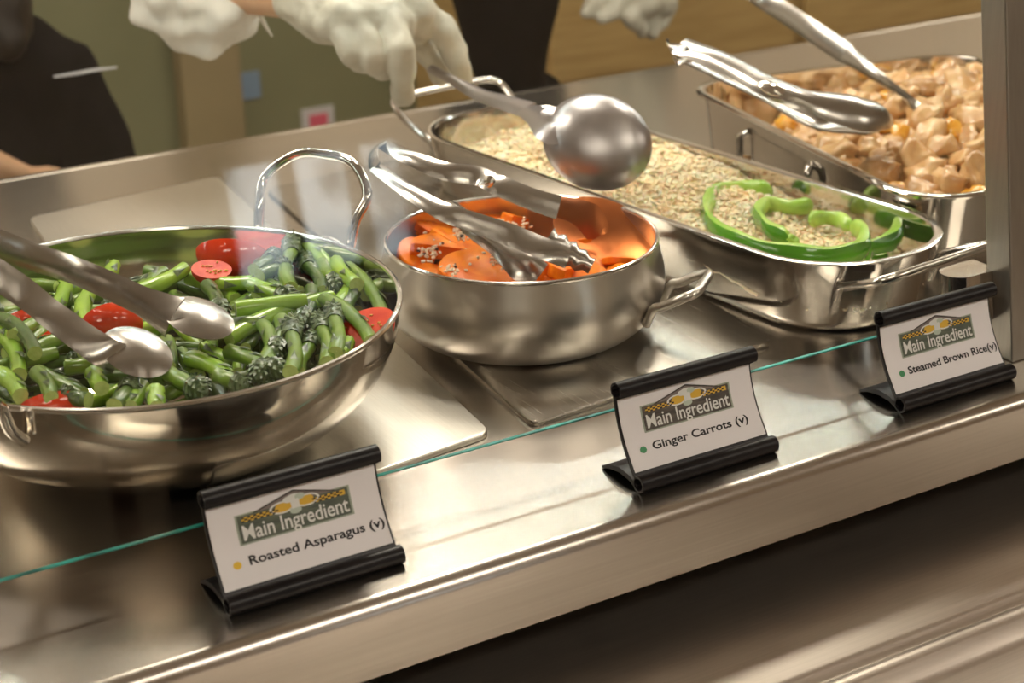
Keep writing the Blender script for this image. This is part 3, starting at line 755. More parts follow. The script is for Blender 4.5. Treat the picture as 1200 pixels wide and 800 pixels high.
hand = [((219, 325), (296, 331), 'b', 0, 'long bright green asparagus stalk just right of the tongs head'), ((296, 334), (350, 353), 'b', 1, None), ((276, 363), (359, 352), 'b', 0, None),
 ((268, 397), (389, 349), 'b', 0, 'longest bright asparagus stalk, slanting across the middle right of the bowl'), ((308, 381), (312, 428), 'n', 0, None), ((340, 436), (343, 370), 'n', 1, None),
 ((348, 436), (371, 390), 'n', 1, None), ((383, 425), (374, 367), 'n', 1, None), ((393, 414), (391, 354), 'n', 1, None), ((394, 361), (406, 331), 'b', 0, None),
 ((361, 289), (389, 329), 'b', 0, None), ((341, 337), (342, 274), 'n', 1, None), ((378, 342), (352, 296), 'd', 1, None), ((378, 309), (397, 340), 'n', 1, None),
 ((394, 307), (418, 334), 'b', 0, None), ((404, 369), (427, 322), 'd', 1, None), ((408, 313), (449, 372), 'n', 0, None), ((161, 342), (216, 315), 'b', 0, None),
 ((166, 340), (192, 318), 'n', 0, None), ((298, 317), (328, 296), 'd', 1, None), ((304, 323), (340, 309), 'd', 1, None), ((224, 420), (270, 443), 'b', 0, None),
 ((268, 412), (340, 439), 'n', 1, None), ((197, 437), (243, 461), 'n', 1, None), ((315, 334), (352, 342), 'n', 0, None), ((397, 417), (408, 401), 'b', 0, None),
 ((103, 346), (102, 386), 'b', 0, None), ((76, 335), (62, 364), 'b', 0, None), ((126, 325), (134, 311), 'b', 0, None), ((0, 373), (41, 414), 'd', 0, None),
 ((25, 424), (66, 413), 'n', 0, None), ((77, 430), (117, 426), 'n', 0, None), ((44, 437), (60, 466), 'n', 0, None), ((-6, 384), (22, 440), 'b', 0, 'wide yellow-green asparagus stalk against the left side of the bowl'),
 ((27, 333), (66, 336), 'n', 0, None), ((16, 394), (40, 378), 'n', 0, None), ((33, 402), (55, 384), 'n', 0, None), ((41, 408), (73, 396), 'n', 0, None),
 ((110, 438), (119, 455), 'b', 0, None), ((165, 453), (152, 477), 'b', 0, None), ((134, 476), (158, 448), 'd', 1, None), ((182, 459), (184, 478), 'b', 0, None),
 ((198, 441), (241, 464), 'd', 1, None), ((104, 469), (68, 463), 'd', 1, None), ((0, 439), (24, 464), 'b', 0, None), ((195, 400), (198, 430), 'n', 0, None),
 ((234, 392), (300, 377), 'n', 0, None), ((243, 335), (263, 372), 'd', 1, None), ((300, 345), (340, 330), 'n', 1, None), ((320, 405), (300, 445), 'n', 1, None),
 ((255, 440), (290, 452), 'n', 1, None), ((428, 345), (450, 330), 'n', 0, None), ((130, 400), (95, 415), 'd', 0, None), ((20, 340), (50, 358), 'd', 0, None),
 ((365, 340), (355, 385), 'd', 1, None), ((330, 375), (322, 420), 'n', 1, None), ((380, 350), (435, 400), 'n', 0, None)]
for i, (a, b, mt, tp, lb) in enumerate(hand):
    z = .092+.004*((i*7) % 3)
    asp_px(a, b, z, None, mat=mt, tip=bool(tp), label=lb, w=1.12 if mt == 'b' else 1.)
# tomatoes
def tomato(c, rot, s, label, wedge=False):
    t = bpy.data.objects.new('tomato_wedge' if wedge else 'tomato_half', None); COL.objects.link(t)
    t.location = c; t.rotation_euler = rot; WM[t.name] = Matrix.Identity(4); props(t, label, 'tomato')
    a1 = PI if not wedge else PI*.55; V = []; n = 16; kk = 10
    for i in range(kk+1):
        th = a1*i/kk
        for j in range(n+1):
            ph = PI*j/n; V.append((1.35*s*math.cos(ph), s*math.sin(ph)*math.cos(th), -s*math.sin(ph)*math.sin(th)))
    F = [(i*(n+1)+j, i*(n+1)+j+1, (i+1)*(n+1)+j+1, (i+1)*(n+1)+j) for i in range(kk) for j in range(n)]
    m = MB().add(V, F); m.build('skin', M['tomato'], t, autos=0)
    fl = MB()
    for i in (0, kk):
        row = [Vector(v) for v in V[i*(n+1):(i+1)*(n+1)]]; 
        if i == 0 or wedge or True: fl.add(row+[Vector((0, 0, .0004))], [(j, j+1, n+1) for j in range(n)])
    fo = fl.build('flesh', M['tomato_flesh'], t, autos=0); fo['label'] = 'cut flesh face'
    sd = MB(); r2 = random.Random(int(s*1e6)+len(label))
    for _ in range(16):
        x = r2.uniform(-.9, .9)*s; y = r2.uniform(-.65, .65)*s
        if abs(y) < .15*s: continue
        if wedge and y < 0: y = -y
        sd.tube([(x-.001, y, .0006), (x, y, .001), (x+.0012, y+.0003, .0006)], [.0003, .0008, .0003], 5)
    so = sd.build('seeds', M['tomato_seed'], t); so['label'] = 'pale seeds'
    return t
def tcam(px, py, z, tilt=.5, spin=0.):
    c = at(px, py, z); return c
tomato(at(272, 297, .098), (-.9, .2, -.35), .021, 'large red tomato slice at the back of the asparagus bowl, upper of the overlapping pair')
tomato(at(248, 315, .100), (.35, .1, .1), .012, 'small orange-red tomato slice below the large one at the back of the bowl')
tomato(at(422, 384, .096), (.30, -.35, -.5), .019, 'cut cherry tomato half at the right side of the asparagus bowl')
tomato(at(130, 378, .098), (-1.2, .3, .2), .018, 'shiny red tomato piece between the arms of the asparagus tongs')
tomato(at(18, 376, .094), (-.9, 0, .3), .013, 'red tomato piece at the far left of the asparagus bowl')
tomato(at(62, 473, .090), (-.9, 0, -.2), .016, 'red tomato piece at the front left rim of the asparagus bowl')
tomato(at(50, 398, .092), (-.9, 0, .6), .010, 'small red tomato piece half buried left of the asparagus tongs')

# ------------------------------------------------------------------ carrots
def carrot_mesh(rx, th, half=False):
    m = MB(); n = 22; rr = []
    for z, s in ((-th/2, .93), (-th/2+.001, 1), (th/2-.001, 1), (th/2, .93), (th/2+.0002, .5)):
        row = []
        for j in range(n):
            a = 2*PI*j/n*(.5 if half else 1)
            if half: a = PI*j/(n-1)
            row.append(Vector((rx*s*math.cos(a)*(1+.03*math.sin(5*a)), rx*s*math.sin(a)*(1+.03*math.sin(3*a)), z)))
        rr.append(row)
    m.loft(rr, 0, (True, False)); m.loft([rr[-1]], 1)
    m.add(rr[-1], [tuple(range(n))], 1); 
    return mesh_tmp('carrot_slice', m, [M['carrot'], M['carrot_core']], 35)
CM_ = [carrot_mesh(.021, .007), carrot_mesh(.026, .008), carrot_mesh(.017, .006), carrot_mesh(.024, .010, True)]
CLAB = 'glazed orange carrot slice in the heap in the round pot'
def carrot(c, rot, k, s=1., label=None):
    o = bpy.data.objects.new('carrot_slice', CM_[k]); COL.objects.link(o); o.location = c; o.rotation_euler = rot; o.scale = (s, s*.8, s)
    return props(o, label or CLAB, 'carrot', None if label else 'carrot slices in the round pot')
rnd = random.Random(11)
for layer, cnt, z in ((0, 20, .030), (1, 24, .040), (2, 26, .050)):
    for i in range(cnt):
        rr = .088*math.sqrt((i+.5)/cnt); a = i*2.39996+layer*1.3
        carrot(Vector((PC.x+rr*math.cos(a), PC.y+rr*math.sin(a), z+rnd.uniform(-.003, .003))), (rnd.uniform(-.5, .5), rnd.uniform(-.5, .5), rnd.uniform(0, 6)), rnd.randrange(4), rnd.uniform(.9, 1.15))
for (px, py, z, rot, k, s, lb) in (
    (512, 268, .066, (.35, .35, .2), 1, 1.0, 'round carrot slice on top at the left, upper of the stacked pair'), (516, 275, .060, (.25, .3, .5), 1, 1.05, None),
    (487, 298, .064, (.3, -.3, 1.0), 2, 1.2, 'pale orange carrot slice touching the left wall of the pot'), (523, 297, .066, (.2, .2, -.4), 3, 1.25, None), (535, 290, .062, (.5, -.3, 2.0), 3, 1.1, None),
    (563, 288, .062, (.3, .1, .3), 1, .95, None), (565, 318, .066, (.25, .05, .1), 1, 1.45, 'largest carrot slice lying at the front of the pot'), (627, 317, .068, (1.15, .1, .35), 2, .95, 'oval carrot slice standing upright below the tongs'),
    (590, 254, .064, (.1, .1, .3), 1, .9, None), (612, 262, .062, (.2, .4, .6), 3, 1., None), (672, 322, .060, (.2, .3, .7), 3, 1.1, None), (690, 326, .056, (.4, .2, -.5), 2, 1.2, None),
    (640, 335, .052, (.2, 0, 0), 1, 1., None), (545, 268, .058, (0, .5, 0), 2, 1.1, None), (660, 305, .054, (.2, .1, 1), 1, 1., None), (600, 300, .056, (-.2, .1, 2), 1, 1., None), (585, 272, .058, (.3, .1, 2), 2, 1.1, None)):
    carrot(at(px, py, z), rot, k, s, lb)
sv = MB(); sb = MB(); r2 = random.Random(5)
for (px, py, n, sp) in ((500, 290, 46, 12), (540, 275, 34, 9), (532, 312, 36, 9), (550, 300, 22, 8), (583, 300, 22, 9), (575, 292, 14, 7), (610, 262, 12, 10), (590, 262, 12, 8)):
    for i in range(int(n*1.6)):
        p = at(px+r2.gauss(0, sp*.62), py+r2.gauss(0, sp*.6), .0735+r2.uniform(-.002, .002)); a = r2.uniform(0, PI); d = Vector((math.cos(a), math.sin(a), r2.uniform(-.3, .3)))*.0019
        (sb if r2.random() < .06 else sv).tube([p-d, p-d*.3, p+d], [.0005, .0013, .0004], 6)
o = sv.build('sesame_seeds', M['sesame']); props(o, 'pale toasted sesame seeds scattered on the carrots', 'sesame seeds', kind='stuff')
o = sb.build('black_sesame_seeds', M['sesame_black']); props(o, 'black sesame seeds scattered among the pale ones on the carrots', 'sesame seeds', kind='stuff')

# ------------------------------------------------------------------ rice
def rice_h(x, y):
    """heap height over the pan, local coords; far end +y"""
    t = (y+RL/2)/RL
    base = .024+.032*min(1, max(0, (t-.02)/.45))
    base += .012*math.exp(-((t-.55)/.20)**2)+.010*math.exp(-((t-.78)/.10)**2)
    if t > .84: base -= (t-.84)*.22
    base *= 1-.22*(abs(x)/(RW/2))**2
    base += .005*noise.noise(Vector((x*22, y*22, 1)))+.005*noise.noise(Vector((x*60, y*60, 4)))+.003*noise.noise(Vector((x*130, y*130, 9)))
    return base
def inside_pan(x, y, m=.008, w=RW, l=RL, r=.085):
    w2, l2 = w/2-m, l/2-m; r2_ = r-m
    if abs(x) > w2 or abs(y) > l2: return False
    if abs(y) > l2-r2_:
        cy = (l2-r2_)*(1 if y > 0 else -1); cx = max(-(w2-r2_), min(w2-r2_, x))
        return (x-cx)**2+(y-cy)**2 < r2_**2
    return True
rm = MB(); nx, ny = 26, 80
idx = {}; V = []; F = []
outl = rrect(RW-.018, RL-.018, .076, 14)
for i in range(ny+1):
    for j in range(nx+1):
        x = -RW/2+.006+(RW-.012)*j/nx; y = -RL/2+.006+(RL-.012)*i/ny
        if inside_pan(x, y, .006): idx[i, j] = len(V); V.append(RM @ Vector((x, y, rice_h(x, y)-.0008)))
for i in range(ny):
    for j in range(nx):
        k = [(i, j), (i, j+1), (i+1, j+1), (i+1, j)]
        if all(q_ in idx for q_ in k): F.append(tuple(idx[q_] for q_ in k))
rm.add(V, F)
r3 = random.Random(21); cnt = 0
while cnt < 9500:
    x = r3.uniform(-RW/2, RW/2); y = r3.uniform(-RL/2, RL/2)
    if not inside_pan(x, y, .010): continue
    cnt += 1
    z = rice_h(x, y)+r3.uniform(-.0004, .0018); a = r3.uniform(0, PI); d = Vector((math.cos(a), math.sin(a), r3.uniform(-.5, .5))).normalized()
    s = d.cross(Vector((0, 0, 1))).normalized(); u = s.cross(d); L_ = r3.uniform(.0027, .0036); w_ = r3.uniform(.00115, .0015); c = Vector((x, y, z))
    ring = [c+s*w_, c+u*w_, c-s*w_, c-u*w_]
    r1 = [p+d*L_*.55 for p in ring]; r0 = [p-d*L_*.55 for p in ring]
    rm.add([RM @ v for v in ([c-d*L_]+r0+r1+[c+d*L_])], [(0, 2, 1), (0, 3, 2), (0, 4, 3), (0, 1, 4), (1, 2, 6, 5), (2, 3, 7, 6), (3, 4, 8, 7), (4, 1, 5, 8), (5, 6, 9), (6, 7, 9), (7, 8, 9), (8, 5, 9)])
o = mesh_obj('brown_rice', rm.V, rm.F, M['rice'], None, True, autos=0)
props(o, 'heap of steamed brown rice filling the long pan', 'rice', kind='stuff')

# pepper rings
def pepper(pts, label, w=.016, th=.0045, closed=False, z0=.05, blob=None):
    t = thing('pepper_ring', label, 'pepper', pts[0])
    c = sum((Vector(p) for p in pts), Vector())/len(pts)
    P = smooth_path(pts, 8, closed); N = len(P)
    rs = []; rf = []; up = Vector((0, 0, 1))
    for i, p in enumerate(P):
        a = P[(i-1) % N] if closed or i else P[0]; b = P[(i+1) % N] if closed or i < N-1 else P[-1]
        tg = (b-a).normalized(); sd = tg.cross(up).normalized()
        if sd.dot(p-c) < 0: sd = -sd
        e = 1.
        if not closed: e = min(1, .35+min(i, N-1-i)/4)
        h = w/2*e*(1+.10*math.sin(i*.5)); k = th*(1+.3*math.sin(i*.37))*e
        rs.append([p+sd*k*.5+up*h*.92, p+sd*k*.78+up*h*.5, p+sd*k*.86, p+sd*k*.78-up*h*.5, p+sd*k*.5-up*h*.92])
        rf.append([p+sd*k*.5+up*h*.92, p-sd*k*.1+up*h, p-sd*k*.6+up*h*.8, p-sd*k*.9+up*h*.3, p-sd*k*.9-up*h*.3, p-sd*k*.6-up*h*.8, p-sd*k*.1-up*h, p+sd*k*.5-up*h*.92])
    def strip(rows, m):
        n = len(rows[0]); V = [v for r in rows for v in r]; F = []
        for i in range(len(rows)-1+(1 if closed else 0)):
            i2 = (i+1) % len(rows)
            for j in range(n-1): F.append((i*n+j, i*n+j+1, i2*n+j+1, i2*n+j))
        return m.add(V, F)
    strip(rs, MB()).build('skin', M['pepper_skin'], t, autos=0)
    f = strip(rf, MB())
    if not closed:
        for ii in (0, -1): f.add(rs[ii]+rf[ii][1:-1][::-1], [tuple(range(len(rs[ii])+6))])
    o = f.build('flesh', M['pepper_flesh'], t, autos=0); o['label'] = 'pale green inner flesh and cut rim'
    if blob:
        for (bp, r_) in blob:
            bmm = bmesh.new(); bmesh.ops.create_icosphere(bmm, subdivisions=3, radius=r_)
            for v in bmm.verts: v.co = v.co*(1+.7*noise.noise(v.co*160)); v.co.z *= .8
            VV = [v.co+Vector(bp) for v in bmm.verts]; FF = [tuple(v.index for v in f_.verts) for f_ in bmm.faces]; bmm.free()
            oo = mesh_obj('rib', VV, FF, M['pepper_flesh'], t, autos=0)
    return t
def pz(L, z): return [at(x, y, zz if zz else z) for x, y, zz in [(q_ + (None,))[:3] for q_ in L]]
pepper(pz([(905, 226), (870, 222), (838, 228), (828, 246), (832, 262), (862, 282), (900, 294), (950, 300), (990, 299), (1010, 290), (1012, 275), (1000, 264)], .052),
       'largest green pepper ring, open curve along the near wall of the rice pan', .019, .0065)
pepper(pz([(952, 240), (930, 243), (900, 240), (888, 250), (896, 264), (912, 274), (925, 280)], .054),
       'green pepper piece with a curled end in the middle of the big ring', .015, .006, blob=[(at(928, 280, .053), .0060)])
pepper(pz([(948, 258), (965, 255), (985, 258), (996, 266)], .050), 'short arched green pepper strip between the curled piece and the right ring', .014, .005)
pepper(pz([(984, 240), (1002, 238), (1020, 240), (1040, 248), (1052, 262), (1046, 280), (1022, 290), (1010, 296)], .048),
       'dark green pepper ring at the near end of the rice pan', .017, .006)
pepper(pz([(1000, 306), (1030, 302), (1040, 300)], .030), 'small green pepper scrap at the near end below the rings', .008, .004)

# ------------------------------------------------------------------ chicken
def chunk_mesh(seed, s, flat, mat, name):
    bmm = bmesh.new(); bmesh.ops.create_icosphere(bmm, subdivisions=3, radius=s)
    for v in bmm.verts:
        d = v.co.normalized(); n1 = noise.noise(d*1.3+Vector((seed, 0, 0))); n2 = noise.noise(d*3.1+Vector((0, seed, 0)))
        v.co = d*s*(1+.60*n1+.34*n2+.22*noise.noise(d*6+Vector((seed, 1, 0)))+.10*noise.noise(d*14+Vector((seed, 5, 0)))); v.co.x *= 1.35; v.co.z *= flat
        # chopped faces
        if v.co.y > s*.62: v.co.y = s*.62+(v.co.y-s*.62)*.2
        if v.co.x < -s*.9: v.co.x = -s*.9+(v.co.x+s*.9)*.2
    me = bpy.data.meshes.new(name); bmm.to_mesh(me); bmm.free(); me.materials.append(mat)
    me.polygons.foreach_set('use_smooth', [True]*len(me.polygons)); return me
CHM = [chunk_mesh(i*3.3, .0165, .72, M['chicken'] if i % 3 else M['chicken_brown'], 'chicken_piece') for i in range(9)]
PNM = [chunk_mesh(50+i*2.1, .0125, .55, M['pineapple'], 'pineapple_chunk') for i in range(4)]
r4 = random.Random(8)
def chick_h(x, y):
    # heap rises towards the near right; the far left shows the pan floor
    t = (y+CL/2)/CL; u = (x+CW/2)/CW
    return .030+.060*min(1, max(0, 1.15-abs(t-.42)*1.2))*min(1, .35+u*1.3)-.018*max(0, t-.75)*4*(1-u)
n_c = 0
for layer, dz in ((0, -.026), (1, -.012), (2, 0)):
    step = .031
    for i in range(int(CW/step)+1):
        for j in range(int(CL/step)+1):
            x = -CW/2+.027+i*step+r4.uniform(-.007, .007)+layer*.009; y = -CL/2+.027+j*step+r4.uniform(-.007, .007)+layer*.006
            if not inside_pan(x, y, .023, CW, CL, .05): continue
            z = chick_h(x, y)+dz+r4.uniform(-.004, .005)
            if (y+CL/2)/CL > .76 and (x+CW/2)/CW < .55: continue
            if z < .016: 
                if layer != 2: continue
                z = .016
            pine = r4.random() < .17
            o = bpy.data.objects.new('pineapple_chunk' if pine else 'chicken_piece', r4.choice(PNM if pine else CHM)); COL.objects.link(o)
            o.location = CM @ Vector((x, y, z)); o.rotation_euler = (r4.uniform(-.8, .8), r4.uniform(-.8, .8), r4.uniform(0, 6.3)); s = r4.uniform(.85, 1.3); o.scale = (s, s, s)
            if pine: props(o, 'glossy yellow-orange fruit chunk among the diced chicken', 'fruit chunk', 'fruit chunks in the chicken pan')
            else: props(o, 'diced cooked chicken piece in the heap in the deep pan', 'chicken', 'diced chicken in the deep pan')

# ------------------------------------------------------------------ utensils
TOC = (CAMP-Vector((.9, 1.2, .1))).normalized()
def spoon_head(c0, axis, r, depth, w_neck, n=9, ratio=1.15):
    """stations of a bowl starting at c0 along axis"""
    ws = circle_widths(n, r, w_neck, .004); ax = Vector(axis).normalized(); out = []
    for i, w_ in enumerate(ws):
        t = i/n; out.append((Vector(c0)+ax*(2*r*ratio*t), w_, depth*math.sin(PI*min(1, max(.05, t)))*.999))
    return out
# serving spoon over the rice, back of the bowl to the viewer
sp = thing('serving_spoon', 'large steel serving spoon held over the rice, back of its bowl shown', 'spoon', at(700, 165, .12))
SPB = at(700, 166, .120)
H0 = aty(505, 80, 1.55); H1 = aty(560, 110, 1.46); H2 = aty(618, 128, 1.37)
hx = (at(742, 182, .108)-at(655, 150, .13)).normalized()
MB.__init__
hd = []
ctrl = [(H0, .011, .003), (H0.lerp(H1, .5), .012, .003), (H1, .016, .003), (H1.lerp(H2, .5), .019, .003), (H2, .022, .002)]
st = [(p, w_, d_) for p, w_, d_ in ctrl]
ribbon(st, (-.35, -.55, .75), .0016).build('handle', M['spoon'], sp)
dsk = MB(); rings = []
nrm = (CAMP-SPB).normalized(); nrm = (nrm+Vector((0, 0, .25))).normalized(); sx = hx-(hx.dot(nrm))*nrm; sx.normalize(); sy = nrm.cross(sx)
NR = 48
for (rr, dd) in ((0.0005, .020), (.012, .0192), (.022, .0172), (.031, .0135), (.038, .008), (.0425, .002), (.0435, -.001), (.0425, -.001), (.041, .0005), (.036, .0065), (.029, .012), (.02, .0158), (.01, .0178), (.0005, .0184)):
    rings.append([SPB+sx*rr*1.14*math.cos(2*PI*i/NR)+sy*rr*math.sin(2*PI*i/NR)+nrm*dd for i in range(NR)])
dsk.loft(rings, 0, (True, True)).build('bowl', M['spoon'], sp, autos=70)
nk = SPB-sx*.041
ribbon([(H2, .022, .002), (H2.lerp(nk, .5)+nrm*.003, .028, .003), (nk+nrm*.004, .042, .004), (nk+sx*.004+nrm*.0045, .044, .004)], (-.35, -.55, .75), .0016).build('neck', M['spoon'], sp)

# tongs in the asparagus
def dome(c, ax, nrm, rl, rw, depth, th=.0012, n=40, scallop=0., cut=None):
    ax = Vector(ax).normalized(); nrm = Vector(nrm); nrm = (nrm-ax*nrm.dot(ax)).normalized(); s = nrm.cross(ax); rings = []
    ks = (.02, .3, .55, .75, .9, 1.)
    def ring(k, off, thk):
        out = []
        for i in range(n):
            a = 2*PI*i/n; sc = 1+(scallop*math.cos(9*a) if k > .85 else 0)
            out.append(Vector(c)+ax*rl*k*sc*math.cos(a)+s*rw*k*sc*math.sin(a)+nrm*(depth*(1-k*k)-thk))
        return out
    for k in ks: rings.append(ring(k, 0, 0))
    for k in ks[::-1]: rings.append(ring(k*.985, 0, th))
    return MB().loft(rings, 0, (True, True))
tg = thing('serving_tongs', 'long steel tongs with rounded scoop ends resting in the asparagus bowl', 'tongs', at(150, 380, .11))
a0 = at(-190, 205, .24); a1 = at(-2, 286, .168); a2 = at(90, 318, .142); a3 = at(165, 352, .128); a4 = at(205, 372, .120)
nA = (.32, -.93, -.14)
ribbon([(a0, .016, .0014), (a1, .020, .0014), (a2, .019, .0014), (a3, .020, .0014), (a4, .030, .004)], nA, .0012).build('arm', M['utensil'], tg)
axA = (at(262, 402, .104)-at(205, 368, .118))
dome(at(233, 372, .117), axA, (.45, -.87, .02), .026, .021, .005).build('scoop', M['utensil'], tg, autos=60)
b0 = at(-190, 205, .228); b1 = at(-2, 322, .160); b2 = at(65, 372, .136); b3 = at(115, 408, .120); b4 = at(140, 420, .112)
ribbon([(b0, .016, .0014), (b1, .020, .0014), (b2, .020, .0014), (b3, .021, .0014), (b4, .021, .0014)], nA, .0012).build('arm', M['utensil'], tg)
dome(at(160, 412, .114), (at(192, 442, .103)-at(140, 405, .118)), (.40, -.90, -.10), .026, .020, .005).build('scoop', M['utensil'], tg, autos=60)
ribbon([(a0, .016, .0014), (a0+Vector((-.016, -.002, .000)), .016, .001), (b0, .016, .0014)], nA, .0012).build('hinge', M['utensil'], tg)

# tongs in the carrots
tc_ = thing('serving_tongs', 'steel tongs with scalloped tip lying across the carrot pot', 'tongs', at(600, 260, .10))
nC = (-.15, -.75, .65)
E0 = at(440, 178, .150)
ribbon([(at(447, 168, .150), .012, .001), (at(480, 184, .146), .016, .0025), (at(520, 200, .138), .017, .0014), (at(560, 206, .132), .018, .0014), (at(582, 216, .128), .020, .0014), (at(620, 232, .118), .020, .0014),
        (at(655, 243, .110), .022, .0014)], nC, .0012).build('arm', M['utensil'], tc_)
ribbon([(at(440, 196, .146), .012, .001), (at(480, 224, .138), .015, .0025), (at(520, 248, .128), .017, .0014), (at(560, 262, .118), .018, .0014), (at(600, 276, .108), .020, .0014),
        (at(640, 292, .100), .019, .0014), (at(665, 300, .094), .022, .005)], nC, .0012).build('arm', M['utensil'], tc_)
# scalloped claw
cw_ = []; A_ = at(640, 284, .099); B_ = at(694, 312, .082)
for i in range(17):
    t_ = i/16; cw_.append((A_.lerp(B_, t_), .026*(1-.50*t_**2)*(1+.14*math.cos(t_*PI*8)), .006))
ribbon(cw_, nC, .0012, sub=2).build('scalloped_tip', M['utensil'], tc_)
ribbon([(at(447, 168, .150), .012, .001), (at(438, 176, .150), .013, .001), (at(437, 188, .148), .013, .001), (at(441, 197, .146), .012, .001)], (-.8, -.5, .3), .0012).build('hinge', M['utensil'], tc_)
rv = MB(); c_ = at(574, 212, .1335); rv.lathe([(0, .0035), (.003, .003), (.0045, .0012), (.0046, -.003)], 20); n_ = Vector(nC).normalized(); rot = n_.to_track_quat('Z', 'Y').to_matrix().to_4x4()
rv.V = [Matrix.Translation(c_) @ rot @ v for v in rv.V]; rv.build('rivet', M['rim'], tc_)
# lower flared arm tip seen among the carrots
ribbon([(at(500, 240, .100), .008, .001), (at(528, 244, .104), .016, .006), (at(555, 268, .098), .018, .007), (at(585, 290, .088), .018, .006), (at(612, 310, .078), .030, .005), (at(630, 325, .068), .030, .004)],
       (-.25, -.6, .75), .0012).build('flared_scoop', M['utensil'], tc_)
# large spoon in the carrot pot, bowl resting on the far right wall
ls = thing('serving_spoon', 'wide steel spoon leaning inside the carrot pot, its bowl tinted orange to show the carrots reflected in it', 'spoon', at(705, 270, .08))
cS = at(708, 274, .072); axS = at(760, 300, .056)-at(668, 245, .088)
dome(cS, axS, (.12, .55, -.8), .046, .037, .010, n=48).build('bowl', M['tinted'], ls, autos=60)
ribbon([(at(648, 240, .107), .020, .002), (at(668, 246, .099), .022, .002), (at(682, 252, .092), .028, .002), (at(694, 260, .084), .034, .001), (at(704, 268, .077), .022, .001), (at(710, 273, .0735), .004, .0005)], nC, .0012).build('neck', M['tinted'], ls)

# tongs lying on the chicken
tk = thing('serving_tongs', 'wide steel tongs lying across the chicken pan, ends over its left corner', 'tongs', at(920, 100, .12))
nK = (-.1, -.6, .75)
ribbon([(at(796, 53, .175), .026, .0014), (at(830, 66, .168), .029, .005), (at(870, 84, .158), .030, .005), (at(905, 103, .148), .029, .005), (at(945, 118, .138), .027, .005), (at(975, 126, .130), .036, .006),
        (at(1005, 132, .122), .044, .008), (at(1030, 134, .115), .036, .008), (at(1041, 134, .110), .014, .0014)], nK, .0014).build('arm', M['utensil'], tk)
ribbon([(at(801, 66, .158), .018, .0014), (at(850, 90, .144), .018, .0014), (at(905, 116, .128), .018, .002), (at(960, 142, .114), .030, .005), (at(1000, 148, .104), .040, .006), (at(1022, 150, .096), .020, .0014)],
       (.2, .2, -.9), .0014).build('arm', M['utensil'], tk)
ribbon([(at(796, 53, .175), .026, .002), (at(788, 58, .172), .026, .001), (at(789, 64, .164), .026, .001), (at(801, 68, .158), .024, .002)], (-.9, -.1, .1), .0014).build('hinge', M['utensil'], tk)
dome(at(905, 103, .158), (at(945, 118, .138)-at(905, 103, .148)), nK, .012, .008, .0025).build('thumb_rest', M['rim'], tk)
# second utensil with long handle standing in the chicken
tk2 = thing('serving_ladle', 'long flat handled steel spoon stuck upright in the chicken heap', 'spoon', at(1070, 124, .09))
ribbon([(aty(868, -20, 1.56), .022, .0014), (aty(900, 2, 1.53), .023, .0014), (aty(950, 35, 1.46), .023, .0014), (aty(990, 62, 1.41), .023, .0014)], (-.75, -.62, .15), .0016).build('grip', M['utensil'], tk2)
ribbon([(aty(990, 62, 1.41), .023, .0014), (aty(1008, 75, 1.385), .015, .0014), (aty(1040, 98, 1.34), .011, .002), (at(1073, 124, .098), .010, .001), (at(1090, 140, .080), .010, .001)], (-.75, -.62, .15), .0016).build('shank', M['utensil'], tk2)

# ------------------------------------------------------------------ people
def remesh(name, parts, voxel, mat, parent=None, smooth_it=6, disp=0., dscale=60., local_fn=None):
    """parts: ('c', p1, r1, p2, r2) tapered capsule | ('e', centre, (rx,ry,rz), rotz) ellipsoid -> one continuous surface"""
    bmm = bmesh.new()
    for p in parts:
        if p[0] == 'c':
            _, p1, r1, p2, r2 = p; p1 = Vector(p1); p2 = Vector(p2); ax = p2-p1; L = ax.length
            q_ = ax.to_track_quat('Z', 'Y').to_matrix().to_4x4() if L > 1e-6 else Matrix.Identity(4)
            n = 20; rows = []
            for k in range(7):
                a = -PI/2+PI/2*k/6; rows.append((r1*math.cos(a)+1e-5, r1*math.sin(a)))
            for k in range(7):
                a = PI/2*k/6; rows.append((r2*math.cos(a)+1e-5, L+r2*math.sin(a)))
            vs = []
            for r_, z_ in rows:
                vs.append([bmm.verts.new(Matrix.Translation(p1) @ q_ @ Vector((r_*math.cos(2*PI*j/n), r_*math.sin(2*PI*j/n), z_))) for j in range(n)])
            for i in range(len(rows)-1):
                for j in range(n): bmm.faces.new((vs[i][j], vs[i][(j+1) % n], vs[i+1][(j+1) % n], vs[i+1][j]))
            bmm.faces.new(vs[0][::-1]); bmm.faces.new(vs[-1])
        else:
            _, c, rad, rz = p; m = Matrix.Translation(c) @ Matrix.Rotation(rz, 4, 'Z') @ Matrix.Diagonal((*rad, 1))
            bmesh.ops.create_icosphere(bmm, subdivisions=4, radius=1, matrix=m)
    me = bpy.data.meshes.new(name); bmm.to_mesh(me); bmm.free()
    ob = bpy.data.objects.new(name, me); COL.objects.link(ob)
    md = ob.modifiers.new('r', 'REMESH'); md.mode = 'VOXEL'; md.voxel_size = voxel
    ms = ob.modifiers.new('s', 'SMOOTH'); ms.iterations = smooth_it; ms.factor = .5
    dg = bpy.context.evaluated_depsgraph_get(); dg.update()
    me2 = bpy.data.meshes.new_from_object(ob.evaluated_get(dg))
    V = [v.co.copy() for v in me2.vertices]; N = [v.normal.copy() for v in me2.vertices]; F = [tuple(p.vertices) for p in me2.polygons]
    bpy.data.objects.remove(ob); bpy.data.meshes.remove(me); bpy.data.meshes.remove(me2)
    if disp: V = [v+n*disp*noise.noise(v*dscale) for v, n in zip(V, N)]
    return mesh_obj(name, V, F, mat, parent, True, autos=0)
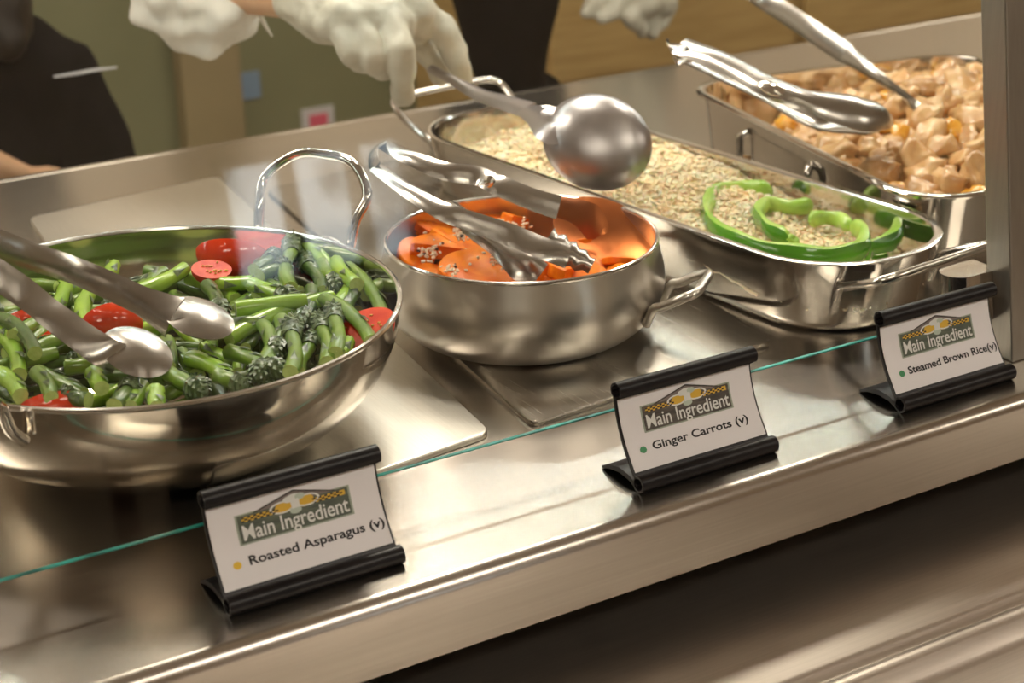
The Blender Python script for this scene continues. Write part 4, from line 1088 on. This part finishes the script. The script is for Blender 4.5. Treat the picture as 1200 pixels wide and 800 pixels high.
# --- server behind the counter, holding the spoon
elbow = aty(232, -28, 1.80); wrist = aty(368, -2, 1.63)
shoulder = Vector((1.10, 2.22, .52))
sv_ = thing('person', 'server in black apron and white sleeves, gloved hand holding the big spoon over the rice', 'person', (1.33, 2.2, FZ))
bodyp = [('c', (1.33, 2.20, -.1), .025, (1.33, 2.20, .25), .05), ('e', (1.33, 2.22, .38), (.115, .16, .17), .5), ('c', (1.12, 2.20, .50), .055, (1.50, 2.27, .50), .055),
         ('c', (1.32, 2.23, .52), .055, (1.31, 2.20, .64), .050), ('e', (1.30, 2.18, .76), (.080, .10, .12), .3), ('c', (1.295, 2.08, .745), .012, (1.29, 2.085, .77), .010),
         ('c', (1.10, 2.20, .50), .052, elbow, .038), ('c', elbow, .036, wrist, .024),
         ('c', (1.52, 2.27, .50), .050, (1.62, 2.18, .24), .040), ('c', (1.62, 2.18, .24), .036, aty(760, -30, 2.02), .026),
         ('c', (1.335, 2.20, -.12), .025, (1.42, 2.18, -.45), .04), ('c', (1.42, 2.18, -.45), .04, (1.45, 2.2, FZ+.05), .04), ('c', (1.335, 2.20, -.12), .025, (1.46, 2.34, -.45), .04), ('c', (1.46, 2.34, -.45), .04, (1.47, 2.36, FZ+.05), .04),
         ('c', (1.45, 2.2, FZ+.04), .038, (1.40, 2.08, FZ+.035), .034), ('c', (1.47, 2.36, FZ+.04), .038, (1.42, 2.24, FZ+.035), .034)]
remesh('body', bodyp, .009, M['skin'], sv_, 4)
remesh('hair', [('e', (1.31, 2.205, .80), (.086, .10, .10), .3), ('c', (1.33, 2.27, .74), .05, (1.33, 2.26, .68), .03)], .009, M['hair'], sv_, 3)
# face features sit on the head
# apron + trousers (black)
ap0 = aty(547, -20, 2.14); ap1 = aty(682, -20, 2.14)
cxa = (ap0+ap1)/2; ra = (ap1-ap0).length/2
lowc = aty(617, 95, 2.14)
remesh('apron', [('e', (1.33, 2.22, .38), (.13, .175, .19), .5), ('c', (cxa.x, 2.2, .30), .105, (cxa.x, 2.2, cxa.z+.02), ra*.98), ('c', (cxa.x, 2.2, cxa.z+.02), ra*.98, (lowc.x+.01, 2.2, lowc.z-.02), ra*.52),
         ('c', (lowc.x+.01, 2.2, lowc.z-.02), ra*.52, (1.42, 2.18, -.45), .075), ('c', (1.42, 2.18, -.45), .075, (1.45, 2.2, FZ+.08), .058),
         ('c', (1.38, 2.26, -.14), .06, (1.46, 2.34, -.45), .073), ('c', (1.46, 2.34, -.45), .073, (1.47, 2.36, FZ+.08), .058)], .010, M['black_cloth'], sv_, 4, .006, 12)
# white sleeves
s_top = aty(172, -60, 1.88)
remesh('right_sleeve', [('c', (1.08, 2.20, .50), .072, elbow+Vector((0, .02, .02)), .062), ('c', aty(205, -8, 1.80), .050, aty(265, -6, 1.76), .048), ('c', aty(212, 12, 1.80), .044, aty(255, 20, 1.78), .040), ('c', aty(228, 30, 1.80), .034, aty(242, 36, 1.79), .030),
                        ('c', aty(288, 8, 1.75), .028, aty(300, 4, 1.74), .018)],
       .006, M['white_cloth'], sv_, 4, .016, 34)
MB().tube([aty(305, 18, 1.74), aty(312, 32, 1.74), aty(319, 43, 1.74)], [.003, .002, .0008], 6).build('sleeve_tie', M['white_cloth'], sv_)
remesh('left_sleeve', [('c', (1.50, 2.27, .50), .066, (1.62, 2.18, .24), .058), ('c', (1.62, 2.18, .24), .056, aty(760, -90, 2.04), .042)], .009, M['white_cloth'], sv_, 4, .008, 20)
# right glove: palm, four curled fingers and the thumb along the spoon handle
Y0 = 1.56
def hp(px, py, dy=0.): return aty(px, py, Y0+dy)
gl = [('c', aty(352, -4, 1.62), .029, hp(385, 14, .03), .031), ('c', hp(385, 12, .03), .033, hp(430, 18, .01), .036), ('c', hp(400, 26, .0), .026, hp(452, 28, -.01), .030), ('c', hp(420, 0, .03), .034, hp(478, 14, .0), .028),
      ('c', hp(445, 20, 0), .030, hp(485, 28, 0), .022),
      # little finger (leftmost), ring, middle, index, then thumb on the right
      ('c', hp(398, 34, -.01), .0150, hp(414, 62, -.03), .0130), ('c', hp(414, 62, -.03), .0130, hp(424, 76, -.015), .0105),
      ('c', hp(424, 34, -.02), .0155, hp(436, 68, -.04), .0140), ('c', hp(436, 68, -.04), .0140, hp(450, 84, -.02), .0115),
      ('c', hp(462, 28, -.03), .0160, hp(468, 58, -.05), .0145), ('c', hp(468, 58, -.05), .0145, hp(471, 90, -.05), .0135), ('c', hp(471, 90, -.05), .0135, hp(472, 114, -.04), .0105),
      ('c', hp(488, 16, .0), .0170, hp(518, 34, -.01), .0155), ('c', hp(518, 34, -.01), .0155, hp(534, 62, -.015), .0140), ('c', hp(534, 62, -.015), .0140, hp(543, 92, -.02), .0105),
      ('c', hp(478, 34, .02), .0150, hp(500, 62, .015), .0125), ('c', hp(500, 62, .015), .0125, hp(518, 88, .005), .0105)]
o = remesh('right_glove', gl, .0021, M['glove'], sv_, 2, .0035, 55); o['label'] = 'white latex glove gripping the spoon handle'
# left glove, hanging relaxed
Y1 = 2.02
def h2(px, py, dy=0.): return aty(px, py, Y1+dy)
gl2 = [('c', h2(758, -35), .032, h2(748, -8), .038), ('c', h2(735, -10), .030, h2(770, -6), .030),
       ('c', h2(712, -14), .018, h2(696, 4), .015), ('c', h2(696, 4), .015, h2(688, 14), .011),
       ('c', h2(728, -4, -.01), .016, h2(716, 14, -.01), .014), ('c', h2(716, 14, -.01), .014, h2(706, 20, -.01), .011),
       ('c', h2(744, 0, -.01), .016, h2(740, 20, -.02), .014), ('c', h2(740, 20, -.02), .014, h2(752, 36, -.01), .010),
       ('c', h2(762, 0), .016, h2(764, 22), .014), ('c', h2(764, 22), .014, h2(764, 38), .010),
       ('c', h2(776, -8), .016, h2(786, 8), .013), ('c', h2(786, 8), .013, h2(776, 26), .010)]
o = remesh('left_glove', gl2, .004, M['glove'], sv_, 3, .004, 40); o['label'] = 'white latex glove hanging open'
# --- second person at far left, seated in black
pp = thing('person', 'seated person in black with folded forearms behind the counter at far left', 'person', (.55, 2.45, FZ))
YB = 2.42
def bq(px, py, dy=0.): return aty(px, py, YB+dy)
dark = [('c', bq(-20, 70), .075, bq(-10, 200), .12), ('c', bq(20, 95), .085, bq(30, 210), .11), ('c', bq(60, 66), .030, bq(84, 72), .030), ('c', bq(84, 74), .033, bq(110, 130), .036), ('c', bq(110, 130), .036, bq(128, 200), .046),
        ('c', bq(20, 55), .05, bq(70, 90), .05), ('c', bq(60, 120), .07, bq(80, 210), .09), ('c', bq(-60, 40), .06, bq(60, 85), .045), ('c', bq(-10, 200), .12, (.62, 2.5, -.48), .15), ('c', bq(80, 215), .09, (.66, 2.5, -.48), .13),
        ('c', (.62, 2.5, -.48), .10, (.60, 2.12, -.44), .075), ('c', (.60, 2.12, -.44), .07, (.60, 2.08, FZ+.08), .05), ('c', (.72, 2.5, -.48), .10, (.76, 2.12, -.44), .075), ('c', (.76, 2.12, -.44), .07, (.76, 2.08, FZ+.08), .05)]
skinp = [('c', bq(-30, 60), .05, bq(-30, -60), .045), ('e', bq(-30, -110), (.078, .10, .125), 0), ('c', bq(-30, 190, -.14), .03, bq(30, 208, -.14), .018), ('c', bq(30, 208, -.14), .016, bq(66, 202, -.12), .011),
         ('c', bq(-30, 60), .06, (.62, 2.5, -.45), .1)]
remesh('body', skinp, .009, M['skin'], pp, 3)
o = remesh('jacket_and_trousers', dark, .011, M['black_cloth'], pp, 4, .006, 14)
o['label'] = 'black jacket and trousers'
remesh('hair', [('e', bq(-30, -125), (.086, .11, .12), 0), ('c', bq(-30, -110, .05), .07, bq(10, 30, -.06), .035), ('c', bq(-10, -40, -.05), .05, bq(8, 48, -.09), .03)], .009, M['hair'], pp, 3, .004, 30)
ln = MB().tube([bq(63, 90, -.10), bq(90, 86, -.10), bq(112, 82, -.085), bq(136, 79, -.06)], [.0035, .005, .0055, .003], 8, flat=.4)
ln.build('pale_strap', M['paper'], pp)
st_ = thing('stool', 'dark stool under the seated person at far left', 'stool', (.66, 2.5, FZ))
MB().lathe([(0, .34), (.17, .34), (.18, .325), (.17, .31), (0, .31)], 32, (.66, 2.55, FZ-.03)).build('seat', M['black_plastic'], st_)
for a in range(4):
    c_, s_ = math.cos(a*PI/2+.7), math.sin(a*PI/2+.7)
    MB().tube([(.66+.13*c_, 2.55+.13*s_, FZ+.285), (.66+.18*c_, 2.55+.18*s_, FZ)], .012).build('leg', M['post'], st_)
